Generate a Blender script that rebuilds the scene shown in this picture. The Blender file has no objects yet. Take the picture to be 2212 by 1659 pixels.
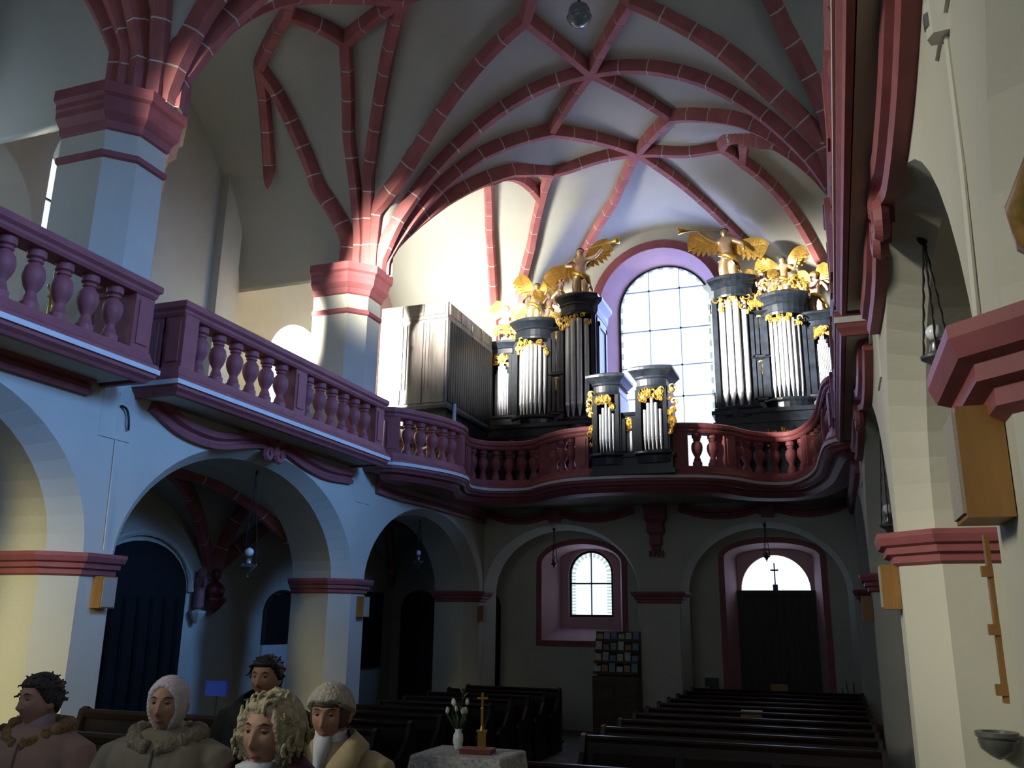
import bpy, bmesh, math, random
from mathutils import Vector, Matrix
random.seed(7)
sc = bpy.context.scene
COL = sc.collection
PI = math.pi

# ---------------------------------------------------------------- camera, world, lights, exposure
cam_d = bpy.data.cameras.new('camera')
cam = bpy.data.objects.new('camera', cam_d)
COL.objects.link(cam)
cam_d.sensor_width = 36.0
cam_d.lens = 30.70
cam_d.clip_start = 0.05
cam_d.clip_end = 200
# columns: camera right, up and back in the church's axes (x across the nave, y towards the west end, z up)
cam.matrix_world = Matrix(((0.94121, 0.07742, 0.32883, 0.0),
                           (0.33759, -0.25127, -0.90713, 0.0),
                           (0.01239, 0.96482, -0.26264, 1.6),
                           (0, 0, 0, 1)))
sc.camera = cam

sc.view_settings.view_transform = 'Standard'
sc.view_settings.look = 'None'
sc.view_settings.gamma = 1.0
sc.view_settings.use_curve_mapping = False
sc.view_settings.exposure = 0.4
sc.cycles.use_denoising = True
sc.cycles.max_bounces = 8
sc.cycles.diffuse_bounces = 3
sc.cycles.glossy_bounces = 3
sc.cycles.transparent_max_bounces = 8
sc.cycles.sample_clamp_indirect = 6.0
sc.cycles.caustics_reflective = False
sc.cycles.caustics_refractive = False

world = bpy.data.worlds.new('overcast_sky')
sc.world = world
world.use_nodes = True
wn = world.node_tree.nodes
wn['Background'].inputs[0].default_value = (0.80, 0.90, 1.0, 1)
wn['Background'].inputs[1].default_value = 1.2

def window_light(name, loc, aim, sx, sy, power, color, spread=180):
    """daylight coming in through one window opening of the church, or an added beam"""
    l = bpy.data.lights.new(name, 'AREA')
    l.shape = 'RECTANGLE'; l.size = sx; l.size_y = sy; l.energy = power; l.color = color
    l.spread = math.radians(spread)
    o = bpy.data.objects.new(name, l); COL.objects.link(o)
    o.location = loc
    d = Vector(aim) - Vector(loc)
    o.rotation_euler = d.to_track_quat('-Z', 'Y').to_euler()
    return o
COOL = (0.62, 0.78, 1.0)
# the large west window behind the organ, the small west window and the fanlight over the door
window_light('daylight_west', (-3.27, 20.25, 7.6), (-3.27, 10, 7.2), 2.3, 5.2, 300, (0.33, 0.42, 1.0))
window_light('daylight_west_small', (-5.13, 20.2, 2.5), (-5.13, 10, 1.8), 1.0, 1.5, 7, (0.45, 0.5, 1.0))
window_light('daylight_door', (-1.15, 20.2, 2.75), (-1.15, 10, 1.8), 1.4, 0.8, 5, (0.6, 0.65, 1.0))
# low sun through the tall windows of the north tribune, and two added beams
window_light('daylight_north_sun', (-9.6, 8.85, 5.75), (-6.35, 18.4, 6.95), 0.45, 0.8, 460, (1.0, 0.93, 0.80), 23)
window_light('daylight_north_one', (-10.5, 5.85, 6.3), (-6, 7.6, 5.5), 1.5, 1.8, 14, COOL)
window_light('added_beam_organ', (-10.2, 6.1, 6.3), (-0.9, 16.9, 6.9), 1.2, 1.6, 260, (1.0, 0.94, 0.84), 18)  # extra narrow beam, added to brighten the south organ case
window_light('daylight_north_three', (-10.4, 14.6, 6.2), (-8.2, 18.2, 8.6), 1.6, 2.2, 650, (1.0, 0.96, 0.88), 120)
window_light('added_beam_swell_box', (-4.9, -5.15, 6.5), (-6.45, 15.4, 7.4), 0.8, 0.8, 100, (1.0, 0.94, 0.82), 8)  # made-up beam from the chancel end, added to light the swell box front
# windows of the south tribune, facing the north wall
for yy in (0.2, 4.8, 9.7):
    window_light('daylight_south', (3.65, yy, 6.7), (-7, yy + 1.5, 3.2), 1.5, 3.0, 60, (0.15, 0.39, 1.0), 55)
# the tall chancel windows behind the photographer
window_light('daylight_chancel', (-5.2, -5.2, 5.0), (-8.0, 6.6, 1.0), 1.4, 3.4, 20, (1.0, 0.86, 0.42), 21)
window_light('daylight_chancel_north', (-10.3, -2.5, 6.4), (0.5, 5.8, 1.9), 1.5, 2.6, 50, (1.0, 0.94, 0.76), 36)

# ---------------------------------------------------------------- materials
MATS = {}
def mat(name, rgb, rough=0.6, metal=0.0, var=0.0, scale=6.0, bump=0.0, bscale=40.0, spec=0.5, alpha=None, stretch=None, rgb2=None, emit=0):
    if name in MATS: return MATS[name]
    m = bpy.data.materials.new(name); m.use_nodes = True
    nt = m.node_tree; b = nt.nodes['Principled BSDF']
    b.inputs['Base Color'].default_value = (*rgb, 1)
    b.inputs['Roughness'].default_value = rough
    b.inputs['Metallic'].default_value = metal
    b.inputs['Specular IOR Level'].default_value = spec
    tc = nt.nodes.new('ShaderNodeTexCoord')
    src = tc.outputs['Object']
    if stretch:
        mp = nt.nodes.new('ShaderNodeMapping'); mp.inputs['Scale'].default_value = stretch
        nt.links.new(src, mp.inputs['Vector']); src = mp.outputs['Vector']
    if var > 0 or rgb2:
        n = nt.nodes.new('ShaderNodeTexNoise'); n.inputs['Scale'].default_value = scale; n.inputs['Detail'].default_value = 6
        nt.links.new(src, n.inputs['Vector'])
        r = nt.nodes.new('ShaderNodeValToRGB')
        c2 = rgb2 or tuple(min(1, c * (1 + var)) for c in rgb)
        c1 = tuple(c * (1 - var) for c in rgb)
        r.color_ramp.elements[0].position = 0.32; r.color_ramp.elements[1].position = 0.68
        r.color_ramp.elements[0].color = (*c1, 1); r.color_ramp.elements[1].color = (*c2, 1)
        nt.links.new(n.outputs['Fac'], r.inputs['Fac']); nt.links.new(r.outputs['Color'], b.inputs['Base Color'])
    if bump > 0:
        n2 = nt.nodes.new('ShaderNodeTexNoise'); n2.inputs['Scale'].default_value = bscale; n2.inputs['Detail'].default_value = 4
        nt.links.new(src, n2.inputs['Vector'])
        bp = nt.nodes.new('ShaderNodeBump'); bp.inputs['Strength'].default_value = bump; bp.inputs['Distance'].default_value = 0.02
        nt.links.new(n2.outputs['Fac'], bp.inputs['Height']); nt.links.new(bp.outputs['Normal'], b.inputs['Normal'])
    if emit:
        b.inputs['Emission Color'].default_value = (*rgb, 1); b.inputs['Emission Strength'].default_value = emit
    MATS[name] = m
    return m
plaster = mat('plaster', (0.56, 0.55, 0.46), 0.9, var=0.05, scale=1.3, bump=0.15, bscale=18, spec=0.2)
plaster_vault = mat('vault_plaster', (0.50, 0.50, 0.44), 0.92, var=0.06, scale=0.8, bump=0.2, bscale=10, spec=0.2)
red = mat('red_paint', (0.30, 0.092, 0.098), 0.55, var=0.12, scale=5, bump=0.1, bscale=25, spec=0.35)
redstone = mat('red_rib', (0.40, 0.14, 0.135), 0.75, var=0.16, scale=3, bump=0.2, bscale=20, spec=0.25)
joint = mat('joint_white', (0.70, 0.66, 0.60), 0.9)
white = mat('white_band', (0.72, 0.72, 0.70), 0.7, var=0.04)
darkred = mat('dark_red_wood', (0.16, 0.035, 0.022), 0.45, var=0.25, scale=9, stretch=(1, 1, 0.2))
casew = mat('organ_case', (0.011, 0.015, 0.022), 0.28, var=0.4, scale=8, spec=0.6, bump=0.05)
gold = mat('gilding', (0.80, 0.50, 0.11), 0.33, metal=0.85, var=0.15, scale=14, bump=0.3, bscale=30)
pipem = mat('pipe_metal', (0.74, 0.77, 0.82), 0.34, metal=0.65, var=0.06, scale=6)
pewwood = mat('pew_wood', (0.020, 0.009, 0.005), 0.32, var=0.45, scale=5, stretch=(0.25, 3, 3), spec=0.5)
benchwood = mat('bench_wood', (0.06, 0.032, 0.009), 0.5, var=0.3, scale=5, stretch=(0.25, 3, 3))
boxwood = mat('speaker_wood', (0.30, 0.15, 0.035), 0.5, var=0.2, scale=6, stretch=(4, 4, 0.6))
grille = mat('speaker_cloth', (0.36, 0.34, 0.29), 0.9, var=0.12, scale=120)
brass = mat('brass', (0.62, 0.40, 0.11), 0.3, metal=0.9, var=0.1, scale=20)
iron = mat('dark_iron', (0.02, 0.02, 0.022), 0.45, metal=0.6)
pewter = mat('lamp_metal', (0.22, 0.22, 0.23), 0.35, metal=0.8, var=0.2, scale=15)
bulb = mat('lamp_globe', (0.75, 0.78, 0.82), 0.08, spec=0.8)
doorwood = mat('door_wood', (0.022, 0.014, 0.011), 0.55, var=0.4, scale=4, stretch=(3, 3, 0.3))
blackm = mat('black_cloth', (0.002, 0.002, 0.002), 0.9, var=0.3, scale=6)
stonem = mat('floor_stone', (0.16, 0.14, 0.11), 0.7, var=0.2, scale=3)
blackplastic = mat('black_plastic', (0.012, 0.012, 0.013), 0.4)
whiteplastic = mat('white_plastic', (0.66, 0.64, 0.56), 0.4)
pinkreveal = mat('reveal_paint', (0.56, 0.36, 0.38), 0.8, var=0.06, scale=2)

glass = bpy.data.materials.new('window_glass'); glass.use_nodes = True
_nt = glass.node_tree; _nt.nodes.remove(_nt.nodes['Principled BSDF'])
_tr = _nt.nodes.new('ShaderNodeBsdfTransparent'); _tr.inputs[0].default_value = (0.93, 0.96, 1.0, 1)
_gl = _nt.nodes.new('ShaderNodeBsdfGlossy'); _gl.inputs['Roughness'].default_value = 0.15
_mx = _nt.nodes.new('ShaderNodeMixShader'); _mx.inputs[0].default_value = 0.05
_nt.links.new(_tr.outputs[0], _mx.inputs[1]); _nt.links.new(_gl.outputs[0], _mx.inputs[2])
_nt.links.new(_mx.outputs[0], _nt.nodes['Material Output'].inputs['Surface'])
glass_edge = bpy.data.materials.new('leaded_border_glass'); glass_edge.use_nodes = True
_nt = glass_edge.node_tree; _nt.nodes.remove(_nt.nodes['Principled BSDF'])
_tr = _nt.nodes.new('ShaderNodeBsdfTransparent'); _tr.inputs[0].default_value = (0.72, 0.76, 0.68, 1)
_nt.links.new(_tr.outputs[0], _nt.nodes['Material Output'].inputs['Surface'])

# ---------------------------------------------------------------- mesh helpers
class MB:
    def __init__(s): s.v = []; s.f = []
    def add(s, vs, fs):
        b = len(s.v); s.v += [tuple(p) for p in vs]; s.f += [tuple(b + i for i in f) for f in fs]; return s
    def quad(s, a, b, c, d): return s.add((a, b, c, d), ((0, 1, 2, 3),))
    def box(s, x0, x1, y0, y1, z0, z1):
        return s.add([(x0,y0,z0),(x1,y0,z0),(x1,y1,z0),(x0,y1,z0),(x0,y0,z1),(x1,y0,z1),(x1,y1,z1),(x0,y1,z1)],
                     [(0,3,2,1),(4,5,6,7),(0,1,5,4),(1,2,6,5),(2,3,7,6),(3,0,4,7)])
    def cbox(s, c, d): return s.box(c[0]-d[0]/2, c[0]+d[0]/2, c[1]-d[1]/2, c[1]+d[1]/2, c[2]-d[2]/2, c[2]+d[2]/2)
    def loft(s, rings, cap=True, closed=True):
        n = len(rings[0]); vs = [p for r in rings for p in r]; fs = []
        for i in range(len(rings) - 1):
            for j in range(n if closed else n - 1):
                k = (j + 1) % n
                fs.append((i*n+j, i*n+k, (i+1)*n+k, (i+1)*n+j))
        if cap:
            fs.append(tuple(range(n))[::-1]); fs.append(tuple((len(rings)-1)*n + j for j in range(n)))
        return s.add(vs, fs)
    def lathe(s, prof, n=12, c=(0, 0, 0), sx=1.0, sy=1.0, cap=True, a0=0.0):
        return s.loft([[(c[0]+r*sx*math.cos(a0+2*PI*j/n), c[1]+r*sy*math.sin(a0+2*PI*j/n), c[2]+z) for j in range(n)] for r, z in prof], cap)
    def prism(s, poly, z0, z1):
        return s.loft([[(x, y, z0) for x, y in poly], [(x, y, z1) for x, y in poly]])
    def prism_y(s, poly, y0, y1):          # poly in (x, z)
        return s.loft([[(x, y0, z) for x, z in poly], [(x, y1, z) for x, z in poly]])
    def prism_x(s, poly, x0, x1):          # poly in (y, z)
        return s.loft([[(x0, y, z) for y, z in poly], [(x1, y, z) for y, z in poly]])
    def tube(s, path, r, n=8, cap=True):
        P = [Vector(p) for p in path]; rings = []; prev = None
        for i, p in enumerate(P):
            t = (P[min(i+1, len(P)-1)] - P[max(i-1, 0)])
            t = t.normalized() if t.length > 1e-9 else Vector((0, 0, 1))
            if prev is None:
                a = Vector((0, 0, 1)) if abs(t.z) < 0.9 else Vector((1, 0, 0))
                u = t.cross(a).normalized()
            else:
                u = (prev - t * prev.dot(t)).normalized()
            prev = u; w = t.cross(u)
            rr = r[i] if isinstance(r, (list, tuple)) else r
            rings.append([tuple(p + (u*math.cos(2*PI*j/n) + w*math.sin(2*PI*j/n)) * rr) for j in range(n)])
        return s.loft(rings, cap)
    def ball(s, c, r, n=10, m=7):
        r = (r, r, r) if not isinstance(r, (list, tuple)) else r
        rings = []
        for i in range(m + 1):
            a = PI * (0.02 + 0.96 * i / m)
            rings.append([(c[0]+r[0]*math.sin(a)*math.cos(2*PI*j/n), c[1]+r[1]*math.sin(a)*math.sin(2*PI*j/n), c[2]-r[2]*math.cos(a)) for j in range(n)])
        return s.loft(rings)
    def sweep(s, path, prof, closed=False):
        """path: plan points; prof: (offset to the path's right-hand side, z), a closed outline"""
        P = [Vector((p[0], p[1])) for p in path]; rings = []
        for i, p in enumerate(P):
            a = P[i] - P[i-1] if (i > 0 or closed) else P[i+1] - P[i]
            b = P[(i+1) % len(P)] - P[i] if (i < len(P)-1 or closed) else a
            a = a.normalized(); b = b.normalized()
            na = Vector((a.y, -a.x)); nb = Vector((b.y, -b.x))
            m = (na + nb)
            m = m.normalized() if m.length > 1e-6 else na
            k = 1.0 / max(0.35, m.dot(na))
            zz = p if len(path[i]) < 3 else p
            dz = path[i][2] if len(path[i]) > 2 else 0.0
            rings.append([(p.x + m.x*o*k, p.y + m.y*o*k, z + dz) for o, z in prof])
        if closed: rings.append(rings[0])
        return s.loft(rings, cap=not closed)
    def sweep3(s, path, prof, side):
        """sweep a closed outline (a, b) along a space path: a along `side`, b perpendicular to path and side"""
        P = [Vector(p) for p in path]; side = Vector(side).normalized(); rings = []
        for i, p in enumerate(P):
            t = (P[min(i+1, len(P)-1)] - P[max(i-1, 0)]).normalized()
            up = side.cross(t).normalized()
            rings.append([tuple(p + side*a + up*b) for a, b in prof])
        return s.loft(rings)
    def build(s, name, m, parent=None, smooth=False, auto=None, loc=None):
        me = bpy.data.meshes.new(name); me.from_pydata(s.v, [], s.f); me.update()
        bm = bmesh.new(); bm.from_mesh(me); bmesh.ops.recalc_face_normals(bm, faces=bm.faces); bm.to_mesh(me); bm.free()
        o = bpy.data.objects.new(name, me); COL.objects.link(o)
        me.materials.append(m)
        if smooth or auto:
            me.polygons.foreach_set('use_smooth', [True] * len(me.polygons))
            if auto: me.set_sharp_from_angle(angle=math.radians(auto))
        if loc is not None: o.location = loc
        if parent: o.parent = parent
        return o

def tag(o, label=None, cat=None, group=None, kind=None):
    if label: o['label'] = label
    if cat: o['category'] = cat
    if group: o['group'] = group
    if kind: o['kind'] = kind
    return o
def empty(name, loc=(0, 0, 0), rz=0.0, parent=None):
    o = bpy.data.objects.new(name, None); COL.objects.link(o)
    o.location = loc; o.rotation_euler = (0, 0, rz); o.empty_display_size = 0.1
    if parent: o.parent = parent
    return o
def dup(o, parent=None, loc=None, rot=None, scale=None):
    c = o.copy(); COL.objects.link(c)
    if parent is not None: c.parent = parent
    if loc is not None: c.location = loc
    if rot is not None: c.rotation_euler = rot
    if scale is not None: c.scale = scale if isinstance(scale, (tuple, list)) else (scale,)*3
    return c
def copy_tree(o, parent=None):
    mpi = o.matrix_parent_inverse.copy(); c = o.copy(); COL.objects.link(c); c.parent = parent; c.matrix_parent_inverse = mpi
    for ch in [x for x in bpy.data.objects if x.parent == o]: copy_tree(ch, c)
    return c
def catmull(pts, n=6):
    out = []
    for i in range(len(pts) - 1):
        p0 = pts[max(i-1, 0)]; p1 = pts[i]; p2 = pts[i+1]; p3 = pts[min(i+2, len(pts)-1)]
        for k in range(n):
            t = k / n
            out.append(tuple(0.5*((2*b)+(-a+c)*t+(2*a-5*b+4*c-d)*t*t+(-a+3*b-3*c+d)*t**3) for a, b, c, d in zip(p0, p1, p2, p3)))
    out.append(tuple(pts[-1]))
    return out
def arc_points(path):
    L = [0.0]
    for a, b in zip(path, path[1:]): L.append(L[-1] + math.dist(a[:2], b[:2]))
    return L
def at_len(path, L, s):
    for i in range(len(path) - 1):
        if L[i+1] >= s or i == len(path) - 2:
            t = (s - L[i]) / max(1e-9, L[i+1] - L[i])
            p = tuple(a + (b - a) * t for a, b in zip(path[i], path[i+1]))
            return p, math.atan2(path[i+1][1]-path[i][1], path[i+1][0]-path[i][0])
# ---------------------------------------------------------------- the shell
XL, XR = -7.0, 0.46           # faces of the two nave arcades
XOL, XOR = -9.8, 3.3          # outer walls
ZF = -0.6                     # nave floor
YW = 19.0                     # west wall
YE = -5.0                     # east wall
BAYS = [(-5.0, -0.9), (-0.9, 2.6), (2.6, 7.05), (7.05, 12.35), (12.35, 19.0)]
XC, VA = -3.2, 3.8

def wall(name, umap, u0, u1, z0, z1, d0, d1, openings, m, parent=None, reveal=None):
    """a wall with openings. umap(u, d, z); each opening: f/b = (u0, u1, sill, spring, apex) on the front and back face, power of the head"""
    mb = MB(); rev = []; st = [(u0, u0, None, 0)]
    for k, o in enumerate(openings):
        n = o.get('n', 18)
        for i in range(n + 1):
            s = i / n
            s = 0.5 - 0.5 * math.cos(PI * s)
            h = (1 - abs(2*s - 1) ** o.get('p', 2)) ** o.get('q', 0.5)
            f, b = o['f'], o['b']
            st.append((f[0]+(f[1]-f[0])*s, b[0]+(b[1]-b[0])*s,
                       (f[2], b[2], f[3]+(f[4]-f[3])*h, b[3]+(b[4]-b[3])*h), k + 1))
    st.append((u1, u1, None, 0))
    for A, B in zip(st, st[1:]):
        if A[3] and A[3] == B[3]:
            oa, ob = A[2], B[2]
            if oa[0] > z0 + 1e-4:
                mb.quad(umap(A[0], d0, z0), umap(B[0], d0, z0), umap(B[0], d0, ob[0]), umap(A[0], d0, oa[0]))
                mb.quad(umap(A[1], d1, z0), umap(B[1], d1, z0), umap(B[1], d1, ob[1]), umap(A[1], d1, oa[1]))
                rev.append(len(mb.f)); mb.quad(umap(A[0], d0, oa[0]), umap(B[0], d0, ob[0]), umap(B[1], d1, ob[1]), umap(A[1], d1, oa[1]))
            mb.quad(umap(A[0], d0, oa[2]), umap(B[0], d0, ob[2]), umap(B[0], d0, z1), umap(A[0], d0, z1))
            mb.quad(umap(A[1], d1, oa[3]), umap(B[1], d1, ob[3]), umap(B[1], d1, z1), umap(A[1], d1, z1))
            rev.append(len(mb.f)); mb.quad(umap(A[0], d0, oa[2]), umap(B[0], d0, ob[2]), umap(B[1], d1, ob[3]), umap(A[1], d1, oa[3]))
        else:
            mb.quad(umap(A[0], d0, z0), umap(B[0], d0, z0), umap(B[0], d0, z1), umap(A[0], d0, z1))
            mb.quad(umap(A[1], d1, z0), umap(B[1], d1, z0), umap(B[1], d1, z1), umap(A[1], d1, z1))
    for o in openings:
        for e in (0, 1):
            f, b = o['f'], o['b']
            rev.append(len(mb.f)); mb.quad(umap(f[e], d0, f[2]), umap(b[e], d1, b[2]), umap(b[e], d1, b[3]), umap(f[e], d0, f[3]))
    mb.quad(umap(u0, d0, z1), umap(u1, d0, z1), umap(u1, d1, z1), umap(u0, d1, z1))
    mb.quad(umap(u0, d0, z0), umap(u0, d1, z0), umap(u0, d1, z1), umap(u0, d0, z1))
    mb.quad(umap(u1, d0, z0), umap(u1, d1, z0), umap(u1, d1, z1), umap(u1, d0, z1))
    o = mb.build(name, m, parent)
    if reveal:
        o.data.materials.append(reveal)
        for i in rev: o.data.polygons[i].material_index = 1
    return o

# floors
fl = MB().box(XOL-1.2, XOR+1.2, YE-0.5, YW+1.2, ZF-0.3, ZF).build('floor', stonem)
tag(fl, 'dark stone church floor under the pews', kind='structure')
cf = MB().box(XL+0.05, XR-0.05, YE, 6.2, ZF, 0.0).build('floor_chancel', stonem)
tag(cf, 'raised stone floor of the chancel', kind='structure')

# ---- vault surface
def vm(t):
    t = min(1.0, abs(t)); return 0.5*math.sqrt(1-t*t) + 0.5*(1-t*t)
def SV(x, y):
    z1 = 7.3 + 3.3 * vm((x - XC) / VA); z2 = 7.3
    for a, b in BAYS:
        if a <= y <= b: z2 = 7.3 + 3.15 * vm((y - (a+b)/2) / ((b-a)/2)); break
    k = 0.12; h = max(k - abs(z1 - z2), 0) / k
    return max(z1, z2) + h*h*k*0.25
def grid(xs, ys, fn):
    vs = [(x, y, fn(x, y)) for y in ys for x in xs]; n = len(xs)
    fs = [(j*n+i, j*n+i+1, (j+1)*n+i+1, (j+1)*n+i) for j in range(len(ys)-1) for i in range(n-1)]
    return vs, fs
xs = [XOL - 0.3 + (XOR + 0.6 - XOL) * i / 130 for i in range(131)]
ys = []
for a, b in BAYS:
    n = max(20, int((b - a) / 0.11))
    ys += [a + (b - a) * 0.5 * (1 - math.cos(PI * i / n)) for i in range(n)]
ys.append(19.0)
ys = [y if y > -4.99 else y for y in ys]
vs, fs = grid(xs, ys, SV)
ceil = MB().add(vs, fs).build('ceiling', plaster_vault, smooth=True)
tag(ceil, 'plastered net vault with red ribs over the nave', kind='structure')

# ---- ribs: nodes on the vault, joined by voussoirs
RIBP = [(-0.095, 0.05), (-0.095, -0.07), (-0.055, -0.17), (0.055, -0.17), (0.095, -0.07), (0.095, 0.05)]
def rib_frames(path):
    P = [Vector(p) for p in path]; fr = []
    for i, p in enumerate(P):
        t = (P[min(i+1, len(P)-1)] - P[max(i-1, 0)]).normalized()
        hv = Vector((t.x, t.y, 0)); k = 6
        while hv.length < 0.25 and i + k < len(P) + 30:
            q = P[min(i + k, len(P) - 1)] - P[max(0, min(i, len(P) - 2))]; hv = Vector((q.x, q.y, 0)); k += 6
            if hv.length > 0.02: break
        s = hv.cross(Vector((0, 0, 1)))
        s = s.normalized() if s.length > 1e-5 else Vector((1, 0, 0))
        fr.append((p, s, s.cross(t).normalized()))
    return fr
def rib_rings(fr, sc_, prof=RIBP):
    return [[tuple(p + s*(a*sc_) + n*(b*sc_ if b < 0 else b)) for a, b in prof] for p, s, n in fr]
def resample3(path, step):
    L = [0.0]
    for a, b in zip(path, path[1:]): L.append(L[-1] + math.dist(a, b))
    n = max(2, int(round(L[-1] / step))); out = []
    for k in range(n + 1):
        s = L[-1] * k / n
        for i in range(len(path) - 1):
            if L[i+1] >= s - 1e-9:
                t = (s - L[i]) / max(1e-9, L[i+1] - L[i]); break
        out.append(tuple(a + (b-a)*min(1, max(0, t)) for a, b in zip(path[i], path[i+1])))
    return out, L[-1]
def rib(plan, parent, surf=SV, size=1.0, block=0.52, start_z=None, tone=None):
    """plan: list of plan points; the rib runs along the vault surface above them"""
    pts = []
    for (x0, y0), (x1, y1) in zip(plan, plan[1:]):
        n = max(4, int(math.dist((x0, y0), (x1, y1)) / 0.12))
        for k in range(n): pts.append((x0+(x1-x0)*k/n, y0+(y1-y0)*k/n))
    pts.append(plan[-1])
    path = [(x, y, surf(x, y) + 0.0) for x, y in pts]
    if start_z is not None and path[0][2] > start_z:
        path.insert(0, (path[0][0], path[0][1], start_z))
    path, L = resample3(path, 0.065)
    for _ in range(2):
        path = [path[0]] + [tuple((a + 2*b + c) / 4 for a, b, c in zip(path[i-1], path[i], path[i+1])) for i in range(1, len(path)-1)] + [path[-1]]
    fr = rib_frames(path)
    core = MB().loft(rib_rings(fr, 0.965 * size)).build('rib', joint, parent)
    nb = max(1, int(round(L / block))); N = len(fr) - 1
    for k in range(nb):
        i0 = int(N * k / nb); i1 = int(N * (k + 1) / nb)
        if i1 <= i0: continue
        seg = list(fr[i0:i1+1])
        g = 0.012
        def shift(a, b, d):
            v = (b[0] - a[0]); l = v.length
            return (a[0] + v * min(0.45, d / max(l, 1e-6)), a[1], a[2])
        seg[0] = shift(fr[i0], fr[i0+1], g); seg[-1] = shift(fr[i1], fr[i1-1], g)
        if len(seg) > 5: seg = [seg[0]] + seg[2:-2:2] + [seg[-1]]
        MB().loft(rib_rings(seg, size)).build('voussoir', tone or redstone, core, auto=35)
    return core

CL2, CR2, CL1, CR1 = (-6.98, 12.35), (0.5, 12.35), (-6.98, 7.05), (0.5, 7.05)
N2 = (-3.17, 12.42); N3 = (-4.26, 13.67); N5 = (-2.07, 13.85); N4 = (-2.95, 15.2); N6 = (-4.67, 15.02); N7 = (-1.36, 15.2)
N8 = (-1.05, 15.95); N10 = (-5.25, 16.2); N9 = (-5.52, 13.65); N9R = (-0.75, 13.75)
N1 = (-3.75, 10.75); N0 = (-2.1, 10.68); M4 = (-2.95, 9.3); M6 = (-5.25, 9.6); M7 = (-0.72, 9.7)
YN = (-6.52, 10.14); N11 = (-7.02, 9.31); TT = (-8.17, 10.24); TIP = (-8.75, 11.5)
ribs = [
    # west bay
    [(-7.0, 12.32), (-6.59, 12.28), (-5.0, 12.36), N2], [N2, (-1.31, 12.30), (-0.14, 12.35), (0.5, 12.33)],
    [(-6.97, 12.40), (-6.61, 12.55), (-6.07, 12.73), (-5.33, 13.02), N3], [(-6.95, 12.46), (-6.55, 12.78), (-6.11, 13.12), N9], [N9, (-5.12, 14.05), N6],
    [N2, N3], [N2, N5], [N3, N4], [N5, N4], [N6, N4], [N4, N7],
    [N5, (-1.34, 13.43), (-0.80, 13.05), (-0.38, 12.82), (0.5, 12.40)], [N7, (-1.1, 14.3), N9R], [N9R, (-0.3, 13.0), (0.48, 12.46)],
    [N7, N8], [N8, N9R], [N6, N10], [N10, N9], [N10, (-5.86, 17.33), (-6.25, 17.9), (-6.7, 18.6)],
    [N9, (-6.67, 16.79), (-7.05, 18.1), (-7.3, 18.8)],
    [N4, (-3.85, 17.01), (-4.63, 18.04), (-5.3, 18.9)], [N4, (-2.21, 16.66), (-1.7, 17.8), (-1.1, 18.9)],
    [N8, (-0.37, 17.01), (-0.10, 17.48), (0.3, 18.2)],
    # second bay
    [(-7.06, 12.28), (-6.87, 12.02), (-5.8, 11.6), N1], [(0.5, 12.27), (0.37, 12.06), (-1.0, 11.2), N0],
    [N1, N2], [N0, N2], [N1, M4], [N0, M4],
    [(-7.14, 12.24), (-6.9, 11.74), (-5.89, 10.41), M6], [(0.55, 12.22), (0.37, 11.80), (-0.02, 11.2), M7], [M6, M4], [M7, M4],
    [(-7.26, 12.22), (-7.09, 11.34), YN], [YN, N11], [YN, M6], [N11, TT], [TT, TIP],
    [(-7.42, 12.20), (-7.87, 11.77), (-8.02, 11.19), TT],
    [(-6.94, 7.16), (-6.7, 7.9), (-6.45, 8.6), (-5.9, 9.2), M6], [(-6.96, 7.10), (-6.2, 7.38), (-5.2, 7.8), (-4.1, 8.5), M4], [N11, (-6.7, 8.9), (-6.45, 8.6)],
    [(-6.99, 7.04), (-6.44, 7.0), (-4.8, 7.05), (-3.2, 7.05)], [(-3.2, 7.05), (-1.5, 7.05), (0.45, 7.05)],
    [(0.44, 7.16), (-0.4, 8.4), M7], [(0.45, 7.10), (-1.0, 7.7), (-2.0, 8.3), M4],
    # first bay, towards the chancel
    [(-7.02, 6.98), (-6.76, 6.65), (-6.0, 5.9), (-4.6, 5.2)], [(-7.10, 6.93), (-7.17, 6.61), (-6.8, 5.8), (-6.0, 4.9)],
    [(-7.24, 6.91), (-7.46, 6.58), (-7.6, 5.6), (-7.3, 4.9)], [(-7.40, 6.90), (-7.75, 6.55), (-8.2, 5.6), (-8.4, 4.9)],
    [(0.5, 6.95), (-0.6, 5.9), (-1.8, 5.2)],
]
for r_ in ribs:
    k0 = r_[0]
    at_cap = min(abs(k0[0] + 7.1), abs(k0[0] - 0.48)) < 0.45 and min(abs(k0[1] - 7.05), abs(k0[1] - 12.35)) < 0.3
    rib(r_, ceil, start_z=7.33 if at_cap else None, size=1.22 if (at_cap and k0[1] < 8) else 1.08)
# pendant end of the free rib in the north tribune
MB().lathe([(0.02, -0.42), (0.07, -0.3), (0.10, -0.12), (0.11, 0.02)], 8, (TIP[0], TIP[1], SV(*TIP) - 0.05)).build('corbel', redstone, ceil)

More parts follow.
